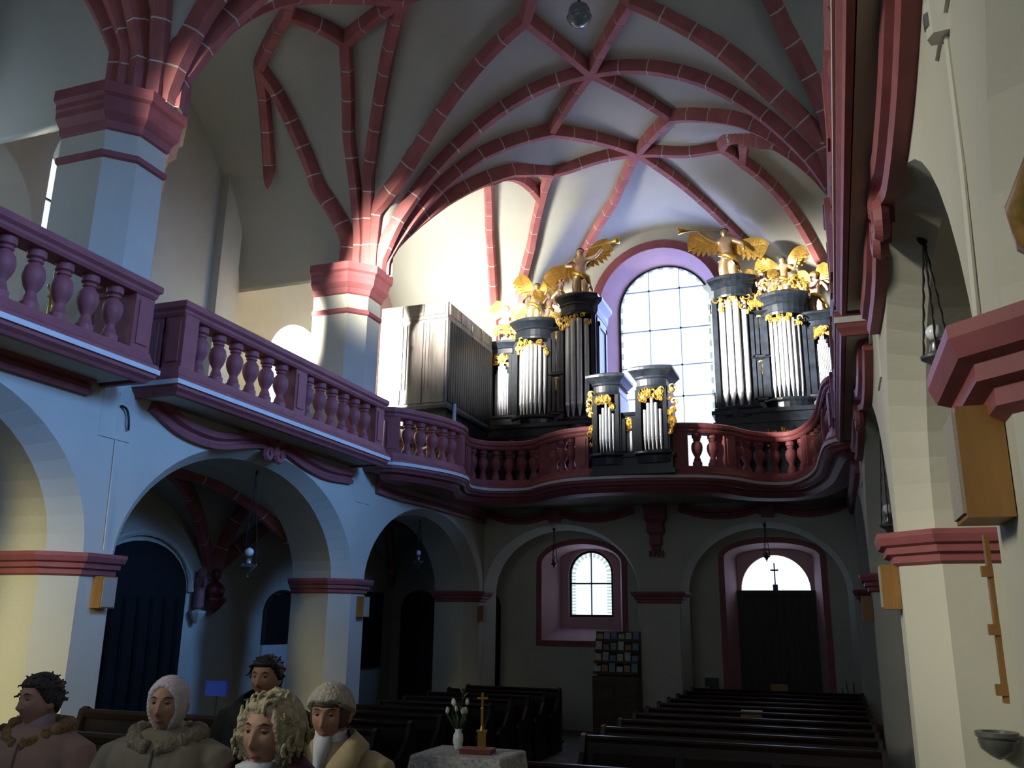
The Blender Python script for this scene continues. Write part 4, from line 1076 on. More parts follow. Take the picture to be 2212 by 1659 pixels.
bk = MB().box(-0.10, 0.10, -0.07, 0.07, 0.797, 0.825).build('book', darkred); bk.location = (-2.20, 5.52, 0.0); bk.rotation_euler = (0, 0, 0.1); tag(bk, 'brown book lying flat on the lace cloth under the cross', 'book')
cs = MB().box(-0.035, 0.035, -0.035, 0.035, 0.0, 0.12).box(-0.045, 0.045, -0.045, 0.045, 0.12, 0.135).lathe([(0.02, 0.135), (0.012, 0.17), (0.012, 0.30), (0.018, 0.31), (0.012, 0.32)], 8)
cs.box(-0.009, 0.009, -0.007, 0.007, 0.32, 0.44).box(-0.045, 0.045, -0.007, 0.007, 0.385, 0.403)
cso = cs.build('altar_cross', brass); cso.location = (-2.19, 5.56, 0.826); tag(cso, 'small brass cross on a square pedestal standing on the table', 'cross')
cso.rotation_euler = (0, 0, 0.35); cso.scale = (0.75,)*3
vz = MB().lathe([(0.03, 0.0), (0.035, 0.02), (0.05, 0.08), (0.045, 0.13), (0.028, 0.16), (0.034, 0.18)], 12).build('flower_vase', bulb, smooth=True); vz.location = (-2.37, 5.60, 0.797); vz.scale = (0.7,)*3; tag(vz, 'small glass vase on the lace table', 'vase')
stemm = mat('stem_green', (0.03, 0.06, 0.02), 0.6); petal = mat('white_petal', (0.62, 0.62, 0.58), 0.6)
for k in range(7):
    a = k*0.9+0.2; sp = 0.04+0.022*(k % 3)*1.5; hz = 0.20+0.035*((k*2) % 4)
    f = empty('white_flower', (-2.37, 5.60, 0.797+0.11)); f.scale = (0.72,)*3; tag(f, 'white tulip-like flower in the glass vase on the lace table', 'flower', 'white flowers in the vase')
    tip = (sp*math.cos(a)*1.6, sp*math.sin(a), hz-0.05)
    MB().tube([(0, 0, -0.12), (tip[0]*0.4, tip[1]*0.4, hz*0.4), tip], 0.003, 5).build('stem', stemm, f)
    MB().lathe([(0.004, 0), (0.018, 0.012), (0.02, 0.03), (0.012, 0.055), (0.006, 0.06)], 8, tip).build('bloom', petal, f, smooth=True)
    MB().loft([[(tip[0]*0.3+0.004*c, tip[1]*0.3, 0.02) for c in (-1, 1)] + [(tip[0]*0.3, tip[1]*0.3+0.002, 0.02)], [(tip[0]*0.7+0.012*c, tip[1]*0.9, 0.10) for c in (-1, 1)] + [(tip[0]*0.7, tip[1]*0.9+0.002, 0.1)], [(tip[0]*1.2+0.002*c, tip[1]*1.3, 0.17) for c in (-1, 1)] + [(tip[0]*1.2, tip[1]*1.3+0.001, 0.17)]]).build('leaf', stemm, f)
# the taller green sprig
sg = empty('green_sprig', (-2.36, 5.62, 0.92)); sg.scale = (0.7,)*3; tag(sg, 'tall dark green sprig behind the white flowers', 'plant')
for k in range(9):
    a = k*1.1; MB().loft([[(0.002, 0, 0.08+0.03*k), (-0.002, 0, 0.08+0.03*k), (0, 0.003, 0.08+0.03*k)], [(0.03*math.cos(a)+0.012, 0.03*math.sin(a), 0.12+0.03*k), (0.03*math.cos(a)-0.012, 0.03*math.sin(a), 0.12+0.03*k), (0.03*math.cos(a), 0.03*math.sin(a)+0.003, 0.125+0.03*k)], [(0.06*math.cos(a), 0.06*math.sin(a), 0.15+0.03*k), (0.06*math.cos(a)+0.001, 0.06*math.sin(a), 0.15+0.03*k), (0.06*math.cos(a), 0.06*math.sin(a)+0.001, 0.15+0.03*k)]]).build('leaf', stemm, sg)
MB().tube([(0, 0, -0.14), (0.005, 0, 0.36)], 0.003, 5).build('stem', stemm, sg)
# ---------------------------------------------------------------- speakers on the pillars
def speaker(label, loc, rz, w=0.20, h=0.31, d=0.12):
    r = empty('wall_speaker', loc, rz); tag(r, label, 'speaker', 'wooden speakers on the pillars')
    m = MB().box(-w/2, w/2, -d, 0, 0, h); m.build('cabinet', boxwood, r)
    MB().box(-w/2+0.012, w/2-0.012, -d-0.008, -d, 0.012, h-0.012).build('grille_cloth', grille, r)
    MB().box(-0.03, 0.03, 0, 0.03, h*0.35, h*0.65).build('bracket', iron, r)
    return r
ANG = math.radians(90)
speaker('wooden speaker under the capital of the near north pillar', (XL+0.015, 7.12, 1.68), ANG)
speaker('wooden speaker under the capital of the second north pillar', (XL+0.015, 12.42, 1.64), ANG)
speaker('wooden speaker on the corner pillar below the gallery', (XL+0.015, 17.45, 1.60), ANG)
speaker('large-looking wooden speaker beneath the near south capital', (XR-0.015, 2.60, 1.87), -ANG, w=0.22, h=0.29, d=0.11)
speaker('wooden speaker on the south pillar behind the near one', (XR-0.015, 7.05, 1.72), -ANG)
speaker('far wooden speaker on the third south pillar', (XR-0.015, 12.35, 1.66), -ANG)

# ---------------------------------------------------------------- hanging sanctuary-style lamps
def lamp(label, loc, drop, s=1.0, chains=True, group='hanging lamps in the arches'):
    r = empty('hanging_lamp', loc); tag(r, label, 'lamp', group)
    MB().lathe([(0.004, -0.16*s), (0.02*s, -0.14*s), (0.012*s, -0.12*s), (0.035*s, -0.09*s), (0.05*s, -0.05*s), (0.11*s, -0.01*s), (0.115*s, 0.01*s), (0.05*s, 0.04*s), (0.035*s, 0.10*s), (0.045*s, 0.12*s), (0.02*s, 0.13*s)], 14).build('lamp_body', pewter, r, auto=40)
    MB().ball((0, 0, 0.19*s), 0.06*s, 12, 8).build('bulb', bulb, r, smooth=True)
    for k in range(3):
        a = k*2*PI/3+0.4; top = Vector((0, 0, drop)); b = Vector((0.105*s*math.cos(a), 0.105*s*math.sin(a), 0.02*s))
        n = 14; pts = [tuple(b + (top-b)*i/n + Vector((0.004*(i % 2), 0, 0))) for i in range(n+1)]
        MB().tube(pts, [0.005 + 0.003*(i % 2) for i in range(n+1)], 5).build('chain', iron, r)
        MB().ball(tuple(b), 0.012*s, 6, 4).build('boss', pewter, r)
    MB().lathe([(0.005, drop-0.05), (0.03, drop-0.02), (0.035, drop+0.02)], 8).build('ceiling_hook', iron, r)
    return r
lamp('chandelier-like oil lamp with globe hanging in the near north arch', (-7.45, 10.15, 2.28), 1.40)
lamp('hanging lamp with globe in the arch by the gallery on the north side', (-7.45, 15.4, 2.68), 0.85, 0.9)
lamp('dark hanging lamp in front of the small west window', (-5.48, 17.85, 2.78), 0.72, 0.62)
lamp('dark hanging lamp before the fanlight of the door', (-1.18, 17.85, 2.88), 0.6, 0.62)
lamp('hanging lamp with glass globe in the near south arch', (0.62, 5.0, 3.0), 0.70, 0.75)
lamp('hanging lamp with globe in the second south arch', (0.60, 10.0, 2.62), 1.05, 0.9)
# dome light under the vault
dl = empty('dome_light', (-2.8, 10.35, 9.93)); tag(dl, 'grey glass dome light hanging from the vault', 'lamp')
MB().lathe([(0.13, 0.20), (0.15, 0.16), (0.17, 0.02), (0.16, -0.02), (0.12, -0.07), (0.05, -0.10), (0.005, -0.105)], 18).build('dome', mat('dome_glass', (0.20, 0.26, 0.27), 0.15, var=0.15, scale=6), dl, smooth=True)
MB().lathe([(0.175, 0.015), (0.185, 0.03), (0.175, 0.045)], 18).build('ring', pewter, dl)
MB().tube([(0, 0, 0.2), (0, 0, 0.56)], 0.02, 8).build('stem', iron, dl)
# ---------------------------------------------------------------- people in the chancel benches
def G(v, s): return math.exp(-(v/s)**2)
def head_grid(n=44, m=36, fac=None, off=(0, 0, 0)):
    """head facing -y, centred on the skull; fac(theta, z_rel, p) scales it outward (hair and hat shells)"""
    a, b, c = 0.082, 0.096, 0.118; R = []
    for i in range(m+1):
        ph = -PI/2 + PI*(0.015 + 0.97*i/m); ring = []
        for j in range(n):
            th = 2*PI*j/n - PI
            x = a*math.cos(ph)*math.sin(th); y = -b*math.cos(ph)*math.cos(th); z = c*math.sin(ph)
            t = max(0.0, -z/c)
            x *= 1 - 0.17*t**1.8
            if y > 0: y *= 1 - 0.30*t
            if z > 0: x *= 1 + 0.05*math.sin(PI*min(1, z/c))
            if fac is None and y < 0:
                ax = abs(x)
                d = 0.0
                d += 0.023*G(x, 0.0125)*G(z+0.034, 0.015) + 0.013*G(x, 0.010)*G(z+0.010, 0.024) + 0.006*G(ax-0.012, 0.007)*G(z+0.040, 0.008)
                d -= 0.013*G(ax-0.031, 0.016)*G(z-0.010, 0.011)
                d += 0.006*G(ax-0.030, 0.024)*G(z-0.032, 0.009)
                d += 0.007*G(x, 0.022)*G(z+0.063, 0.006) + 0.007*G(x, 0.018)*G(z+0.078, 0.007) - 0.004*G(x, 0.026)*G(z+0.0705, 0.0035)
                d += 0.014*G(x, 0.026)*G(z+0.103, 0.018)
                d += 0.006*G(ax-0.045, 0.020)*G(z+0.028, 0.022) - 0.004*G(ax-0.045, 0.016)*G(z+0.070, 0.02)
                y -= d
            p = (x, y, z)
            if fac:
                f = fac(th, z, p); p = (x*f, y*f, z*(1 + (f-1)*0.5) if z > 0 else z*f)
            ring.append((p[0]+off[0], p[1]+off[1], p[2]+off[2]))
        R.append(ring)
    return R
def fbm(x, y, z):
    return (math.sin(x*61+1.3)*math.cos(y*53+0.4)+math.sin(y*83+z*47)*0.6+math.cos(z*97+x*71)*0.5)/2.1
def ell(z, w, d, yc, n=28, p=2.4):
    out = []
    for j in range(n):
        t = 2*PI*j/n; cx, sy = math.cos(t), math.sin(t)
        out.append((w*math.copysign(abs(cx)**(2/p), cx), yc + d*math.copysign(abs(sy)**(2/p), sy), z))
    return out
def hand(mb, wrist, s, fwd):
    """palm, four bent fingers of different lengths and a thumb leaving the side of the palm"""
    w = Vector(wrist); f = Vector(fwd).normalized(); u = Vector((0, 0, 1)); r = f.cross(u).normalized()
    pc = w + f*0.045
    mb.tube([tuple(w-f*0.01), tuple(w+f*0.02), tuple(pc), tuple(w+f*0.085)], [0.022, 0.027, 0.032, 0.026], 10)
    for k, (o, L) in enumerate(((-0.028, 0.062), (-0.010, 0.074), (0.010, 0.070), (0.028, 0.055))):
        b = w + f*0.08 + r*o
        mb.tube([tuple(b), tuple(b+f*L*0.5-u*0.006), tuple(b+f*L*0.8-u*0.022), tuple(b+f*L*0.95-u*0.042)], [0.0095, 0.009, 0.008, 0.006], 7)
    b = w + f*0.03 + r*(-0.03*s)
    mb.tube([tuple(b), tuple(b+f*0.022-r*0.024*s), tuple(b+f*0.05-r*0.030*s-u*0.008), tuple(b+f*0.065-r*0.026*s-u*0.015)], [0.012, 0.0115, 0.010, 0.007], 7)
def add_remesh(o, vox, smooth=2):
    r = o.modifiers.new('join', 'REMESH'); r.mode = 'VOXEL'; r.voxel_size = vox; r.use_smooth_shade = True
    if smooth:
        s = o.modifiers.new('soften', 'SMOOTH'); s.factor = 0.5; s.iterations = smooth
def person(label, loc, rz, top, skin, coat, hair=None, head_rz=0.0, wide=1.0, tilt=0.0, extra=None, pants=None):
    """seated figure; body (head, neck, trunk, arms, hands, legs) is one surface, clothes and hair are parts"""
    hz = top - 0.118
    HM = Matrix.Translation((0, -0.015, hz)) @ Matrix.Rotation(head_rz, 4, 'Z') @ Matrix.Rotation(tilt, 4, 'X')
    def hp(p): return tuple(HM @ Vector(p))
    b = MB()
    b.loft([[hp(p) for p in r] for r in head_grid()])
    for sx in (-1, 1): b.ball(hp((sx*0.081, 0.012, -0.012)), (0.013, 0.02, 0.032), 8, 6)
    sh = top - 0.285
    b.tube([hp((0, 0.012, -0.05)), (0, 0.012, hz-0.13), (0, 0.015, sh+0.02), (0, 0.01, sh-0.08)], [0.056, 0.053, 0.06, 0.09], 16)
    b.loft([ell(z, w_*0.82, d_*0.8, y_) for z, w_, d_, y_ in ((0.46, 0.19, 0.14, 0.0), (0.62, 0.17, 0.12, 0.01), (sh-0.15, 0.19, 0.12, 0.01), (sh-0.02, 0.18, 0.10, 0.01), (sh+0.04, 0.09, 0.07, 0.012))])
    for s in (-1, 1):
        S, E_, Wr = (s*0.175*wide, 0.01, sh-0.04), (s*0.26*wide, -0.03, sh-0.33), (s*0.07, -0.30, 0.62)
        b.tube([S, E_, Wr], [0.05, 0.042, 0.024], 10); hand(b, Wr, s, (-s*0.35, -0.9, -0.05))
        b.tube([(s*0.09, -0.02, 0.50), (s*0.10, -0.42, 0.50)], [0.09, 0.062], 10); b.tube([(s*0.10, -0.42, 0.50), (s*0.10, -0.44, 0.28), (s*0.10, -0.43, 0.07)], [0.062, 0.056, 0.038], 10)
    body = b.build('person', skin, smooth=True); add_remesh(body, 0.0052, 1)
    body.location = loc; body.rotation_euler = (0, 0, rz); tag(body, label, 'person')
    # eyes, brows and lips
    for s in (-1, 1):
        MB().ball(hp((s*0.031, -0.0745, 0.008)), (0.012, 0.0115, 0.0085), 10, 8).build('eye', mat('eye_white', (0.20, 0.16, 0.14), 0.5), body, smooth=True)
        MB().ball(hp((s*0.031, -0.0835, 0.008)), (0.006, 0.0035, 0.006), 8, 6).build('iris', mat('iris_dark', (0.03, 0.025, 0.02), 0.2), body, smooth=True)
        MB().tube([hp((s*0.018, -0.0835, 0.012)), hp((s*0.031, -0.0885, 0.0155)), hp((s*0.045, -0.079, 0.011))], [0.002, 0.0032, 0.002], 6).build('eyelid', skin, body, smooth=True)
        MB().tube([hp((s*0.015, -0.094, 0.029)), hp((s*0.031, -0.091, 0.035)), hp((s*0.05, -0.078, 0.030))], [0.002, 0.0035, 0.0015], 5).build('eyebrow', darkhair, body)
    MB().tube([hp((-0.022, -0.080, -0.070)), hp((-0.010, -0.0955, -0.068)), hp((0, -0.097, -0.069)), hp((0.010, -0.0955, -0.068)), hp((0.022, -0.080, -0.070))], [0.0012, 0.004, 0.0046, 0.004, 0.0012], 6).build('lips', mat('lips', (0.26, 0.09, 0.075), 0.5), body, smooth=True)
    # coat with sleeves
    c = MB(); w = wide
    c.loft([ell(z, w_*w, d_*w, y_) for z, w_, d_, y_ in ((0.40, 0.23, 0.19, -0.02), (0.52, 0.225, 0.175, -0.01), (0.66, 0.205, 0.155, 0.0), (sh-0.20, 0.215, 0.15, 0.0), (sh-0.08, 0.222, 0.135, 0.005), (sh-0.01, 0.20, 0.115, 0.01), (sh+0.025, 0.145, 0.098, 0.012), (sh+0.05, 0.092, 0.085, 0.012), (sh+0.06, 0.075, 0.072, 0.012))])
    for s in (-1, 1):
        c.tube([(s*0.15*w, 0.01, sh-0.04), (s*0.205*w, 0.005, sh-0.07), (s*0.265*w, -0.01, sh-0.22), (s*0.285*w, -0.04, sh-0.33), (s*0.20*w, -0.17, 0.655), (s*0.095, -0.28, 0.62)], [0.07, 0.085, 0.078, 0.074, 0.064, 0.05], 14)
        c.tube([(s*0.10, -0.02, 0.50), (s*0.11, -0.44, 0.50)], [0.12, 0.095], 12)
        c.tube([(s*0.11, -0.44, 0.50), (s*0.11, -0.45, 0.30)], [0.093, 0.09], 12)
    co = c.build('coat', coat, body, smooth=True); add_remesh(co, 0.011, 3)
    lg = MB()
    for s in (-1, 1):
        lg.tube([(s*0.11, -0.45, 0.40), (s*0.105, -0.44, 0.10)], [0.066, 0.05], 12)
    lg.build('trousers', pants or blackm, body, smooth=True)
    for s in (-1, 1):
        MB().tube([(s*0.105, -0.40, 0.05), (s*0.11, -0.47, 0.045), (s*0.115, -0.56, 0.035), (s*0.115, -0.61, 0.03)], [0.045, 0.048, 0.042, 0.025], 10).build('shoe', blackplastic, body, smooth=True)
    # front closure and seam of the coat
    MB().tube([(0.012, -0.17*w, 0.50), (0.012, -0.148*w, 0.70), (0.010, -0.137*w, sh-0.10), (0.006, -0.112*w, sh-0.02)], 0.006, 6).build('zip', mat(coat.name+'_seam', tuple(0.5*v for v in coat.node_tree.nodes['Principled BSDF'].inputs['Base Color'].default_value[:3]), 0.8), body)
    if hair:
        kind, hm = hair
        if kind == 'short':
            def fac(th, z, p):
                a = abs(th)
                line = 0.055 if a < 0.75 else (0.055 - (a-0.75)*0.11 if a < 1.45 else -0.022 - (a-1.45)*0.045)
                k = max(0.0, min(1.0, (z - line)/0.018))
                return 0.90 + k*(0.25 + 0.05*fbm(*p) + (0.07 if z > 0.05 else 0.0))
        elif kind == 'curly':
            def fac(th, z, p):
                a = abs(th)
                line = 0.058 if a < 0.60 else (0.058 - (a-0.60)*0.30 if a < 1.15 else -0.12)
                k = max(0.0, min(1.0, (z - line)/0.02))
                return 0.90 + k*(0.34 + 0.10*fbm(*p) + 0.10*max(0, a-1.0))
        elif kind == 'cap':       # knitted cap tied under the chin
            def fac(th, z, p):
                a = abs(th)
                inside = (a/0.80)**2.2 + (abs(z+0.028)/0.100)**2.2 if a < 1.4 else 9
                k = max(0.0, min(1.0, (inside - 0.92)/0.25))
                return 0.90 + k*(0.20 + 0.012*math.sin(z*420) + (0.04 if z > 0.04 else 0))
        else:                     # soft beret-like hat pulled low at the back
            def fac(th, z, p):
                a = abs(th)
                line = 0.048 - 0.05*max(0, a-0.6)
                k = max(0.0, min(1.0, (z - line)/0.012))
                return 0.90 + k*(0.38 + 0.04*math.cos(a) + 0.012*math.sin(p[0]*300)*math.cos(p[1]*260))
        h = MB(); h.loft([[hp(p) for p in r] for r in head_grid(64, 56, fac)])
        if kind == 'curly':
            rnd = random.Random(3)
            for k in range(170):
                th = rnd.uniform(-PI, PI); z = rnd.uniform(-0.13, 0.115)
                if abs(th) < 0.95 and z < 0.078: continue
                if abs(th) < 1.2 and z < -0.02 and rnd.random() < 0.3: continue
                rad = 1.16 + 0.22*rnd.random() + (0.10 if z < 0 else 0)
                cz = max(0.25, math.cos(math.asin(max(-0.96, min(0.96, z/0.125)))))
                c0 = Vector((0.084*rad*math.sin(th)*cz, -0.095*rad*math.cos(th)*cz, z*1.0+0.01))
                r_ = 0.011+0.009*rnd.random(); ph = rnd.random()*6
                t1 = Vector((math.cos(th), math.sin(th), 0)); t2 = Vector((0, 0, 1))
                pts = [hp(tuple(c0 + t1*r_*math.cos(ph+i*0.75) + t2*(r_*math.sin(ph+i*0.75) - 0.004*i))) for i in range(8)]
                h.tube(pts, [0.004, 0.007, 0.008, 0.008, 0.008, 0.008, 0.006, 0.003], 5)
        if kind == 'short':
            rnd = random.Random(5)
            for k in range(120):
                th = rnd.uniform(-PI, PI); z = rnd.uniform(0.0, 0.115)
                if abs(th) < 0.8 and z < 0.075: continue
                cz = max(0.2, math.cos(math.asin(min(0.96, z/0.125)))); rad = 1.14
                c0 = Vector((0.084*rad*math.sin(th)*cz, -0.095*rad*math.cos(th)*cz, z*1.04))
                d1 = Vector((rnd.uniform(-1, 1), rnd.uniform(-0.6, 1), rnd.uniform(-0.9, 0.5)))*0.022
                h.tube([hp(tuple(c0)), hp(tuple(c0+d1*0.6+c0.normalized()*0.008)), hp(tuple(c0+d1))], [0.006, 0.004, 0.001], 5)
        h.build({'short': 'hair', 'curly': 'hair', 'cap': 'knitted_cap', 'beret': 'hat'}[kind], hm, body, smooth=True)
        if kind == 'beret':
            def fr_(th, z, p):
                a = abs(th); line = 0.030 if a < 0.9 else -0.06
                k = max(0.0, min(1.0, (z - line)/0.012)); k *= 1 if z < 0.07 else 0
                return 0.90 + k*(0.17 + 0.03*fbm(*p))
            MB().loft([[hp(p) for p in r] for r in head_grid(48, 40, fr_)]).build('hair', darkhair, body, smooth=True)
    if extra: extra(body, sh, w, hp)
    return body
def ring_collar(name, m, r0, sh, w, rad, drop, fuzz=0.012, zc=0.045):
    def ex(body, sh_, w_, hp):
        mb = MB(); n = 40; pts = []
        for k in range(n+1):
            a = -PI/2 + 0.12 + (2*PI-0.24)*k/n
            y = math.sin(a); fr = max(0, -y)
            pts.append((r0*1.15*math.cos(a), 0.012 + r0*y, sh_ + zc - drop*fr**1.5))
        mb.tube(pts, [rad*(0.75+0.25*math.sin(PI*k/n)) + fuzz*fbm(k*0.9, k*0.37, k*0.21) for k in range(n+1)], 12)
        mb.build(name, m, body, smooth=True)
    return ex
def mixc(*fs):
    def ex(*a):
        for f in fs: f(*a)
    return ex
def polo(m, hgt=0.07, front=True, fw=1.0):
    def ex(body, sh, w, hp):
        MB().loft([ell(sh+z, r, r*0.95, -0.002) for r, z in ((0.085, 0.02), (0.072, 0.055), (0.067, 0.08), (0.068, 0.08+hgt*0.5), (0.060, 0.08+hgt*0.5))]).build('roll_neck', m, body, smooth=True)
        if front: MB().loft([[(-0.075*fw, -0.098, sh+0.07), (0.055*fw, -0.10, sh+0.08), (0.05*fw, -0.06, sh+0.08), (-0.06*fw, -0.06, sh+0.08)], [(-0.03*fw, -0.150, sh-0.02), (0.03*fw, -0.150, sh-0.02), (0.03, -0.06, sh-0.02), (-0.03, -0.06, sh-0.02)], [(-0.006, -0.163, sh-0.12), (0.006, -0.163, sh-0.12), (0.006, -0.1, sh-0.12), (-0.006, -0.1, sh-0.12)]]).build('shirt_front', m, body, smooth=True)
    return ex
def lapels(m, w0=0.085):
    def ex(body, sh, w, hp):
        for s in (-1, 1):
            P = [(s*0.045, 0.075, sh+0.115), (s*0.105, 0.02, sh+0.085), (s*0.10, -0.075, sh+0.055), (s*0.045, -0.135, sh-0.03), (s*0.015, -0.165, sh-0.13)]
            Q = [(s*0.06, 0.10, sh+0.055), (s*0.17, 0.03, sh+0.035), (s*0.175, -0.09, sh-0.005), (s*0.15, -0.142, sh-0.085), (s*0.02, -0.172, sh-0.17)]
            rr = []
            for a, b in zip(catmull(P, 4), catmull(Q, 4)):
                a, b = Vector(a), Vector(b); n_ = Vector((0, -0.008, 0.008))
                rr.append([tuple(a), tuple(a+n_), tuple((a+b)/2+n_*1.8), tuple(b+n_), tuple(b), tuple((a+b)/2)])
            MB().loft(rr).build('collar', m, body, smooth=True)
    return ex
skin_a = mat('skin_warm', (0.40, 0.21, 0.14), 0.55, var=0.12, scale=14, spec=0.35)
skin_b = mat('skin_pale', (0.44, 0.25, 0.17), 0.55, var=0.14, scale=14, spec=0.35)
coat_pink = mat('coat_dusty_pink', (0.34, 0.21, 0.16), 0.85, var=0.12, scale=9, bump=0.5, bscale=14)
coat_grey = mat('coat_grey_beige', (0.24, 0.21, 0.16), 0.85, var=0.12, scale=9, bump=0.5, bscale=14)
coat_dark = mat('coat_dark_green', (0.018, 0.018, 0.014), 0.85, var=0.2, scale=9, bump=0.4, bscale=14)
coat_red = mat('coat_dark_red', (0.055, 0.006, 0.009), 0.85, var=0.15, scale=9, bump=0.4, bscale=14)
coat_cream = mat('coat_cream', (0.42, 0.34, 0.20), 0.85, var=0.08, scale=9, bump=0.5, bscale=12)
fur = mat('fur_brown', (0.26, 0.15, 0.05), 0.95, var=0.45, scale=30, bump=1.0, bscale=60)
fur2 = mat('fur_beige', (0.26, 0.22, 0.17), 0.95, var=0.3, scale=30, bump=1.0, bscale=60)
white_knit = mat('white_knit', (0.66, 0.60, 0.66), 0.9, var=0.06, scale=40, bump=0.6, bscale=90)
cream_knit = mat('cream_knit', (0.44, 0.40, 0.34), 0.95, var=0.12, scale=40, bump=0.8, bscale=70)
hair_brown = mat('hair_dark_brown', (0.030, 0.018, 0.011), 0.6, var=0.4, scale=40, bump=0.6, bscale=80)
hair_black = mat('hair_black', (0.006, 0.005, 0.005), 0.5, var=0.3, scale=40, bump=0.5, bscale=80)
hair_blond = mat('hair_grey_blond', (0.46, 0.40, 0.26), 0.7, var=0.3, scale=45, bump=0.6, bscale=80)
shirt = mat('white_shirt', (0.62, 0.64, 0.70), 0.8)
R_ = math.radians
person('woman with short dark hair in a dusty pink coat with brown fur collar', (-3.70, 3.50, 0.0), R_(8), 1.32, skin_a, coat_pink, ('short', hair_brown), head_rz=R_(-20), wide=1.12,
       extra=mixc(ring_collar('fur_collar', fur, 0.115, 0, 0, 0.042, 0.075), polo(mat('lilac_scarf', (0.34, 0.26, 0.26), 0.9), front=False)))
person('woman in a white knitted cap and grey beige coat on the front bench', (-2.93, 3.50, 0.0), R_(14), 1.335, skin_b, coat_grey, ('cap', white_knit), head_rz=R_(2), wide=1.15,
       extra=mixc(ring_collar('hood_collar', fur2, 0.125, 0, 0, 0.045, 0.05, zc=0.035),))
person('dark-haired person in dark clothes seated behind the curly blonde woman', (-3.17, 4.60, 0.0), R_(8), 1.385, skin_a, coat_dark, ('short', hair_black), head_rz=R_(0), wide=1.05, extra=lapels(coat_dark))
person('woman with curly grey-blond hair in a dark red coat and white scarf', (-1.85, 2.74, 0.0), R_(6), 1.345, skin_b, coat_red, ('curly', hair_blond), head_rz=R_(-6), wide=0.98, extra=mixc(polo(shirt), lapels(coat_red)))
person('woman in a cream knitted hat and cream coat at the end of the bench', (-2.13, 3.60, 0.0), R_(10), 1.32, skin_a, coat_cream, ('beret', cream_knit), head_rz=R_(0), wide=1.05, tilt=R_(6), extra=mixc(polo(shirt, 0.03, fw=0.55), lapels(coat_cream)))
pew(-2.3, -1.5, 2.86, 0.0, 0.74, 'brown bench under the curly blonde woman', 'chancel benches', m=benchwood, d=0.5)
# ---------------------------------------------------------------- furnishings of the walls
# black arched opening, arched picture, panel and doors in the north aisle
def arch_poly(a, b, z0, spring, apex, n=14):
    return [(a, z0), (b, z0), (b, spring)] + [((a+b)/2 + (b-a)/2*math.cos(PI*i/n), spring + (apex-spring)*math.sin(PI*i/n)) for i in range(1, n)] + [(a, spring)]
o = empty('door_2'); tag(o, 'tall black curtained doorway in the north aisle', kind='structure')
MB().prism_x(arch_poly(9.75, 11.75, ZF, 2.0, 2.72), XOL, XOL+0.04).build('curtain', blackm, o)
fm = MB()
pa = arch_poly(9.65, 11.85, ZF, 2.0, 2.84)[2:]; 
for A, B in zip(pa, pa[1:]): fm.tube([(XOL+0.04, A[0], A[1]), (XOL+0.04, B[0], B[1])], 0.05, 6)
fm.build('door_frame', plaster, o)
for k in range(7):
    y = 9.9+k*0.28; MB().tube([(XOL+0.05, y, ZF), (XOL+0.06+0.02*(k % 2), y+0.03, 0.8), (XOL+0.05, y, 1.9)], 0.05, 6).build('curtain_fold', blackm, o)
p = empty('arched_picture', (XOL+0.03, 14.45, 1.2)); tag(p, 'dark arched picture in a niche on the north aisle wall', 'picture')
MB().prism_x(arch_poly(-0.5, 0.5, 0, 0.5, 0.85), 0.0, 0.03).build('canvas', blackm, p)
mb = MB(); pa = arch_poly(-0.53, 0.53, -0.03, 0.5, 0.9); pa = pa + [pa[0]]
for A, B in zip(pa, pa[1:]): mb.tube([(0.02, A[0], A[1]), (0.02, B[0], B[1])], 0.03, 6)
mb.build('frame', doorwood, p)
tag(MB().box(XOL+0.004, XOL+0.06, 13.9, 14.98, -0.1, 1.14).build('pale_panel', white), 'pale wall panel below the arched picture', 'panel')
tag(MB().box(XOL+0.02, XOL+0.12, 17.3, 18.3, 0.6, 2.2).box(XOL+0.12, XOL+0.14, 17.36, 18.24, 0.68, 2.12).build('notice_board', blackplastic), 'tall dark board on the aisle wall behind the second pillar', 'board')
for nm, xa, xb, lab in (('door_3', -9.55, -8.65, 'dark arched door at the end of the north aisle'), ('door_4', -7.75, -7.08, 'narrow dark arched door beside the corner pillar')):
    o = empty(nm); tag(o, lab, kind='structure')
    MB().prism_y(arch_poly(xa, xb, ZF, 1.85, 2.28), YW-0.05, YW).build('door_leaf', doorwood, o)
    for k in range(4): MB().box(xa+(xb-xa)*k/4+0.01, xa+(xb-xa)*(k+1)/4-0.01, YW-0.07, YW-0.05, ZF, 1.8).build('plank', doorwood, o)
# carved bust on a wall bracket and a small red figure next to it
bs = empty('wall_bust', (XOL+0.02, 12.3, 1.72)); tag(bs, 'carved reddish bust on a bracket high on the aisle wall', 'sculpture')
MB().lathe([(0.02, -0.05), (0.10, 0.02), (0.17, 0.12), (0.20, 0.16), (0.20, 0.20)], 10, (0.14, 0, 0)).build('bracket', darkred, bs)
MB().lathe([(0.17, 0.20), (0.19, 0.28), (0.20, 0.36), (0.13, 0.43), (0.06, 0.46), (0.06, 0.50)], 12, (0.14, 0, 0), sx=0.7).build('shoulders', darkred, bs, smooth=True)
MB().ball((0.14, 0, 0.58), (0.085, 0.08, 0.105), 12, 9).build('head', darkred, bs, smooth=True)
st = skin_body('saint_statue', [(0, 0, 0.2), (0, 0, 0.42), (0, 0, 0.55), (0, 0, 0.66), (0.1, 0, 0.48), (-0.1, 0, 0.48), (0.14, -0.08, 0.36), (-0.12, -0.1, 0.38), (0, 0, 0)], [(0, 1), (1, 2), (2, 3), (1, 4), (1, 5), (4, 6), (5, 7), (0, 8)], [0.09, 0.085, 0.04, 0.06, 0.04, 0.04, 0.025, 0.025, 0.1], mat('statue_rose', (0.30, 0.12, 0.13), 0.6, var=0.3, scale=10))
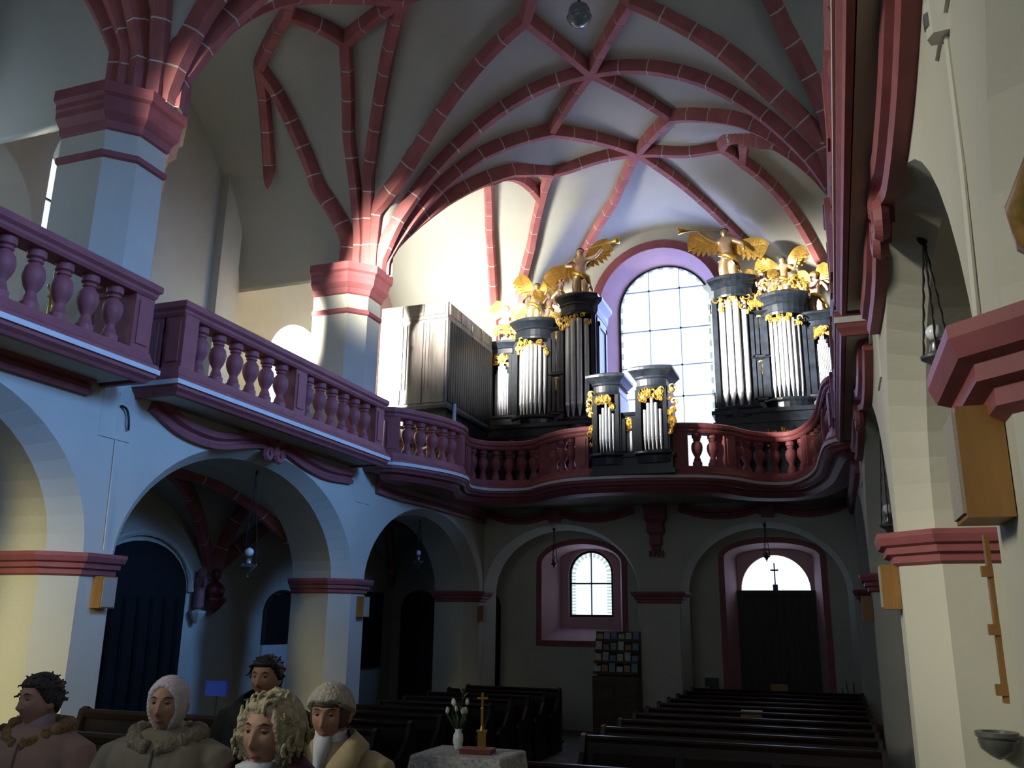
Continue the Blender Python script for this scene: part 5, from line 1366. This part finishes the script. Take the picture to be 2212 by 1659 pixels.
st.location = (XOL+0.14, 11.95, 1.72); tag(st, 'small rose-coloured saint figure on the wall beside the bust', 'statue')
MB().lathe([(0.03, -0.16), (0.10, -0.06), (0.13, 0.0), (0.13, 0.04)], 8, (0, 0, -0.05)).build('bracket', plaster, st)
# blue sign held above the benches and its post
sg_ = empty('blue_sign', (-7.05, 9.2, ZF)); tag(sg_, 'small plain blue board on a stand between the pews', 'sign')
MB().box(-0.15, 0.15, -0.01, 0.01, 1.30, 1.47).build('board', mat('sign_blue', (0.015, 0.05, 0.50), 0.5), sg_)
MB().tube([(0, 0.015, 0), (0, 0.015, 1.42)], 0.012, 6).build('post', iron, sg_); MB().box(-0.15, 0.15, -0.1, 0.12, 0, 0.02).build('foot', iron, sg_)
# chairs up on the gallery: carved red backs with cut-outs
chm = mat('chair_red', (0.17, 0.05, 0.045), 0.5, var=0.15, scale=8)
def gchair(label, loc, rz):
    r = empty('gallery_chair', loc, rz); tag(r, label, 'chair', 'carved chairs on the gallery')
    MB().box(-0.21, 0.21, -0.2, 0.2, 0.44, 0.48).build('seat', chm, r)
    for sx in (-1, 1):
        for sy in (-1, 1): MB().tube([(sx*0.17, sy*0.16, 0.44), (sx*0.21, sy*0.22, 0)], [0.022, 0.014], 6).build('leg', chm, r)
    m = MB(); y0 = 0.18
    out = [(-0.15, 0.48), (-0.22, 0.78), (-0.17, 0.98), (-0.08, 1.02), (0, 1.06), (0.08, 1.02), (0.17, 0.98), (0.22, 0.78), (0.15, 0.48)]
    def bar(a, b, rr=0.028): m.tube([(a[0], y0+0.06*(a[1]-0.48), a[1]), (b[0], y0+0.06*(b[1]-0.48), b[1])], rr, 6)
    for a, b in zip(out, out[1:]): bar(a, b)
    bar((0, 0.50), (0, 1.04), 0.03); bar((-0.20, 0.80), (0.20, 0.80), 0.03); bar((-0.15, 0.5), (0.15, 0.5))
    for a, b in (((-0.2, 0.8), (0, 0.98)), ((0.2, 0.8), (0, 0.98)), ((-0.18, 0.66), (0, 0.52)), ((0.18, 0.66), (0, 0.52))): bar(a, b, 0.016)
    m.build('backrest', chm, r)
    return r
ZG = 4.08
for k, (x, y, a, lab) in enumerate(((-6.82, 13.35, 0.5, 'carved chair on the gallery next to the pillar'), (-6.55, 13.95, 0.9, 'carved chair in the bulge of the gallery beside the black box'),
                         (-5.98, 16.15, -0.2, 'carved chair behind the recess of the gallery rail'), (-4.95, 16.2, 0.3, 'carved chair below the tall north organ tower'))):
    gchair(lab, (x, y, ZG), a)
tag(MB().tube([(-6.39, 14.5, ZG), (-6.39, 14.5, 5.5)], 0.035, 10).lathe([(0.05, 0), (0.05, 0.03)], 10, (-6.39, 14.5, ZG)).build('white_post', mat('pale_blue_pipe', (0.45, 0.55, 0.62), 0.4)), 'pale upright pipe behind the curved gallery rail', 'pipe')

# alarm sensor with its conduit on the near south pillar
ss = empty('motion_sensor', (XR+0.002, 2.60, 3.34)); ss.scale = (0.95,)*3; tag(ss, 'white motion sensor high on the near south wall', 'sensor')
MB().prism([(0.0, -0.04), (-0.05, -0.035), (-0.065, 0.0), (-0.05, 0.035), (0.0, 0.04)], 0.0, 0.13).build('housing', whiteplastic, ss)
MB().prism([(-0.045, -0.03), (-0.068, -0.012), (-0.068, 0.012), (-0.045, 0.03)], 0.04, 0.09).build('lens', mat('sensor_lens', (0.12, 0.13, 0.14), 0.2), ss)
MB().prism([(0.0, -0.02), (-0.03, -0.02), (-0.03, 0.02), (0.0, 0.02)], 0.13, 0.40).build('cable_cover', whiteplastic, ss)
tag(MB().tube([(XR-0.006, 2.60, 3.34), (XR-0.008, 2.62, 2.9), (XR-0.012, 2.68, 2.48), (XR-0.012, 2.70, 2.42)], 0.009, 8).build('cable_conduit', whiteplastic), 'white cable conduit running down from the motion sensor', 'conduit')
# gilded wooden carving protruding from the near south pillar
oc = MB(); oc.tube([(0.52, 1.62, 2.54), (0.47, 1.77, 2.49), (0.445, 1.90, 2.43), (0.455, 1.92, 2.38), (0.50, 1.88, 2.32), (0.58, 2.02, 2.28), (0.66, 2.16, 2.26)], [0.04, 0.05, 0.052, 0.05, 0.045, 0.04, 0.04], 12)
oco = oc.build('carved_console', mat('old_gold', (0.34, 0.20, 0.05), 0.45, metal=0.2, var=0.3, scale=12, bump=0.4, bscale=16), smooth=True); tag(oco, 'bulging old gold wood carving beside the near south capital', 'carving')
# narrow wooden hymn rack and stone stoup
hr_ = empty('wooden_rack', (XR-0.03, 2.87, 1.40)); tag(hr_, 'narrow wooden lath with clips under the near speaker', 'rack')
MB().box(-0.012, 0.0, -0.02, 0.02, 0.0, 0.46).build('lath', boxwood, hr_)
for z in (0.02, 0.18, 0.34): MB().box(-0.03, 0.0, -0.025, -0.005, z, z+0.03).build('clip', boxwood, hr_)
stp = empty('holy_water_stoup', (0.88, 6.46, 0.88)); tag(stp, 'grey stone holy water bowl on the second south pillar', 'stoup')
MB().lathe([(0.01, -0.06), (0.05, -0.04), (0.10, 0.0), (0.115, 0.05), (0.105, 0.055), (0.125, 0.075), (0.125, 0.10), (0.09, 0.10), (0.07, 0.05), (0.01, 0.04)], 16).build('bowl', mat('stoup_stone', (0.10, 0.105, 0.10), 0.35, var=0.2, scale=12), stp, auto=40)
# loose wires on the walls
tag(MB().tube(catmull([(XL+0.03, 7.06, 3.76), (XL+0.05, 7.12, 3.74), (XL+0.05, 7.16, 3.68), (XL+0.06, 7.17, 3.60), (XL+0.04, 7.20, 3.52)], 5), 0.012, 6).build('loose_wire', blackplastic), 'black loose wire sticking out of the wall between the balconies', 'wire')
tag(MB().tube([(XL+0.014, 7.05, 3.9), (XL+0.014, 7.08, 3.0), (XL+0.014, 7.10, 2.25)], 0.006, 5).build('surface_cable', whiteplastic), 'thin cable down the wall to the near north capital', 'cable')
fl_ = empty('floodlight', (XL+0.02, 7.02, 4.1)); tag(fl_, 'small grey floodlight between the two balconies', 'lamp')
MB().box(0.0, 0.10, -0.02, 0.02, 0.04, 0.07).build('arm', pewter, fl_); MB().box(0.08, 0.17, -0.07, 0.07, 0.0, 0.09).build('lamp_head', pewter, fl_)
bt = empty('switch_box', (XL+0.015, 7.0, 4.38)); tag(bt, 'tiny white switch box on the pillar next to the balustrade end', 'switch'); MB().box(0, 0.04, -0.03, 0.03, 0, 0.09).build('case', whiteplastic, bt); MB().box(0.04, 0.05, -0.015, 0.015, 0.03, 0.06).build('rocker', pewter, bt)
# small dark stand and dry plants by the door
sd = empty('collection_box', (-2.45, 18.7, ZF)); tag(sd, 'dark box on a stem beside the church door', 'box')
MB().box(-0.12, 0.12, -0.1, 0.1, 1.0, 1.16).build('box', blackplastic, sd); MB().tube([(0, 0, 0), (0, 0, 1.0)], 0.03, 8).build('stem', iron, sd); MB().box(-0.14, 0.14, -0.14, 0.14, 0, 0.03).build('foot', iron, sd)
pl = empty('dry_plant', (0.18, 18.6, ZF)); tag(pl, 'thin dry plant in the corner to the south of the door', 'plant')
MB().lathe([(0.10, 0), (0.14, 0.25), (0.15, 0.27), (0.12, 0.26)], 12).build('pot', darkred, pl)
for k in range(9):
    a = k*0.7; MB().tube([(0, 0, 0.25), (0.08*math.cos(a), 0.08*math.sin(a), 0.7), (0.2*math.cos(a), 0.2*math.sin(a), 1.0+0.06*(k % 4))], 0.008, 5).build('twig', stemm, pl)

# gilt candlestick standing in the tribune behind the near balustrade
gc = empty('gilt_candlestick', (-6.98, 6.02, 4.08)); tag(gc, 'small gilt candlestick behind the near end of the north balustrade', 'candlestick')
MB().lathe([(0.12, 0), (0.13, 0.03), (0.05, 0.08), (0.03, 0.16), (0.06, 0.2), (0.03, 0.25), (0.025, 0.5), (0.05, 0.53), (0.025, 0.57), (0.06, 0.62), (0.065, 0.64)], 12).build('stand', gold, gc, auto=40)
MB().tube([(0, 0, 0.64), (0, 0, 0.8)], 0.02, 8).build('candle', whiteplastic, gc)
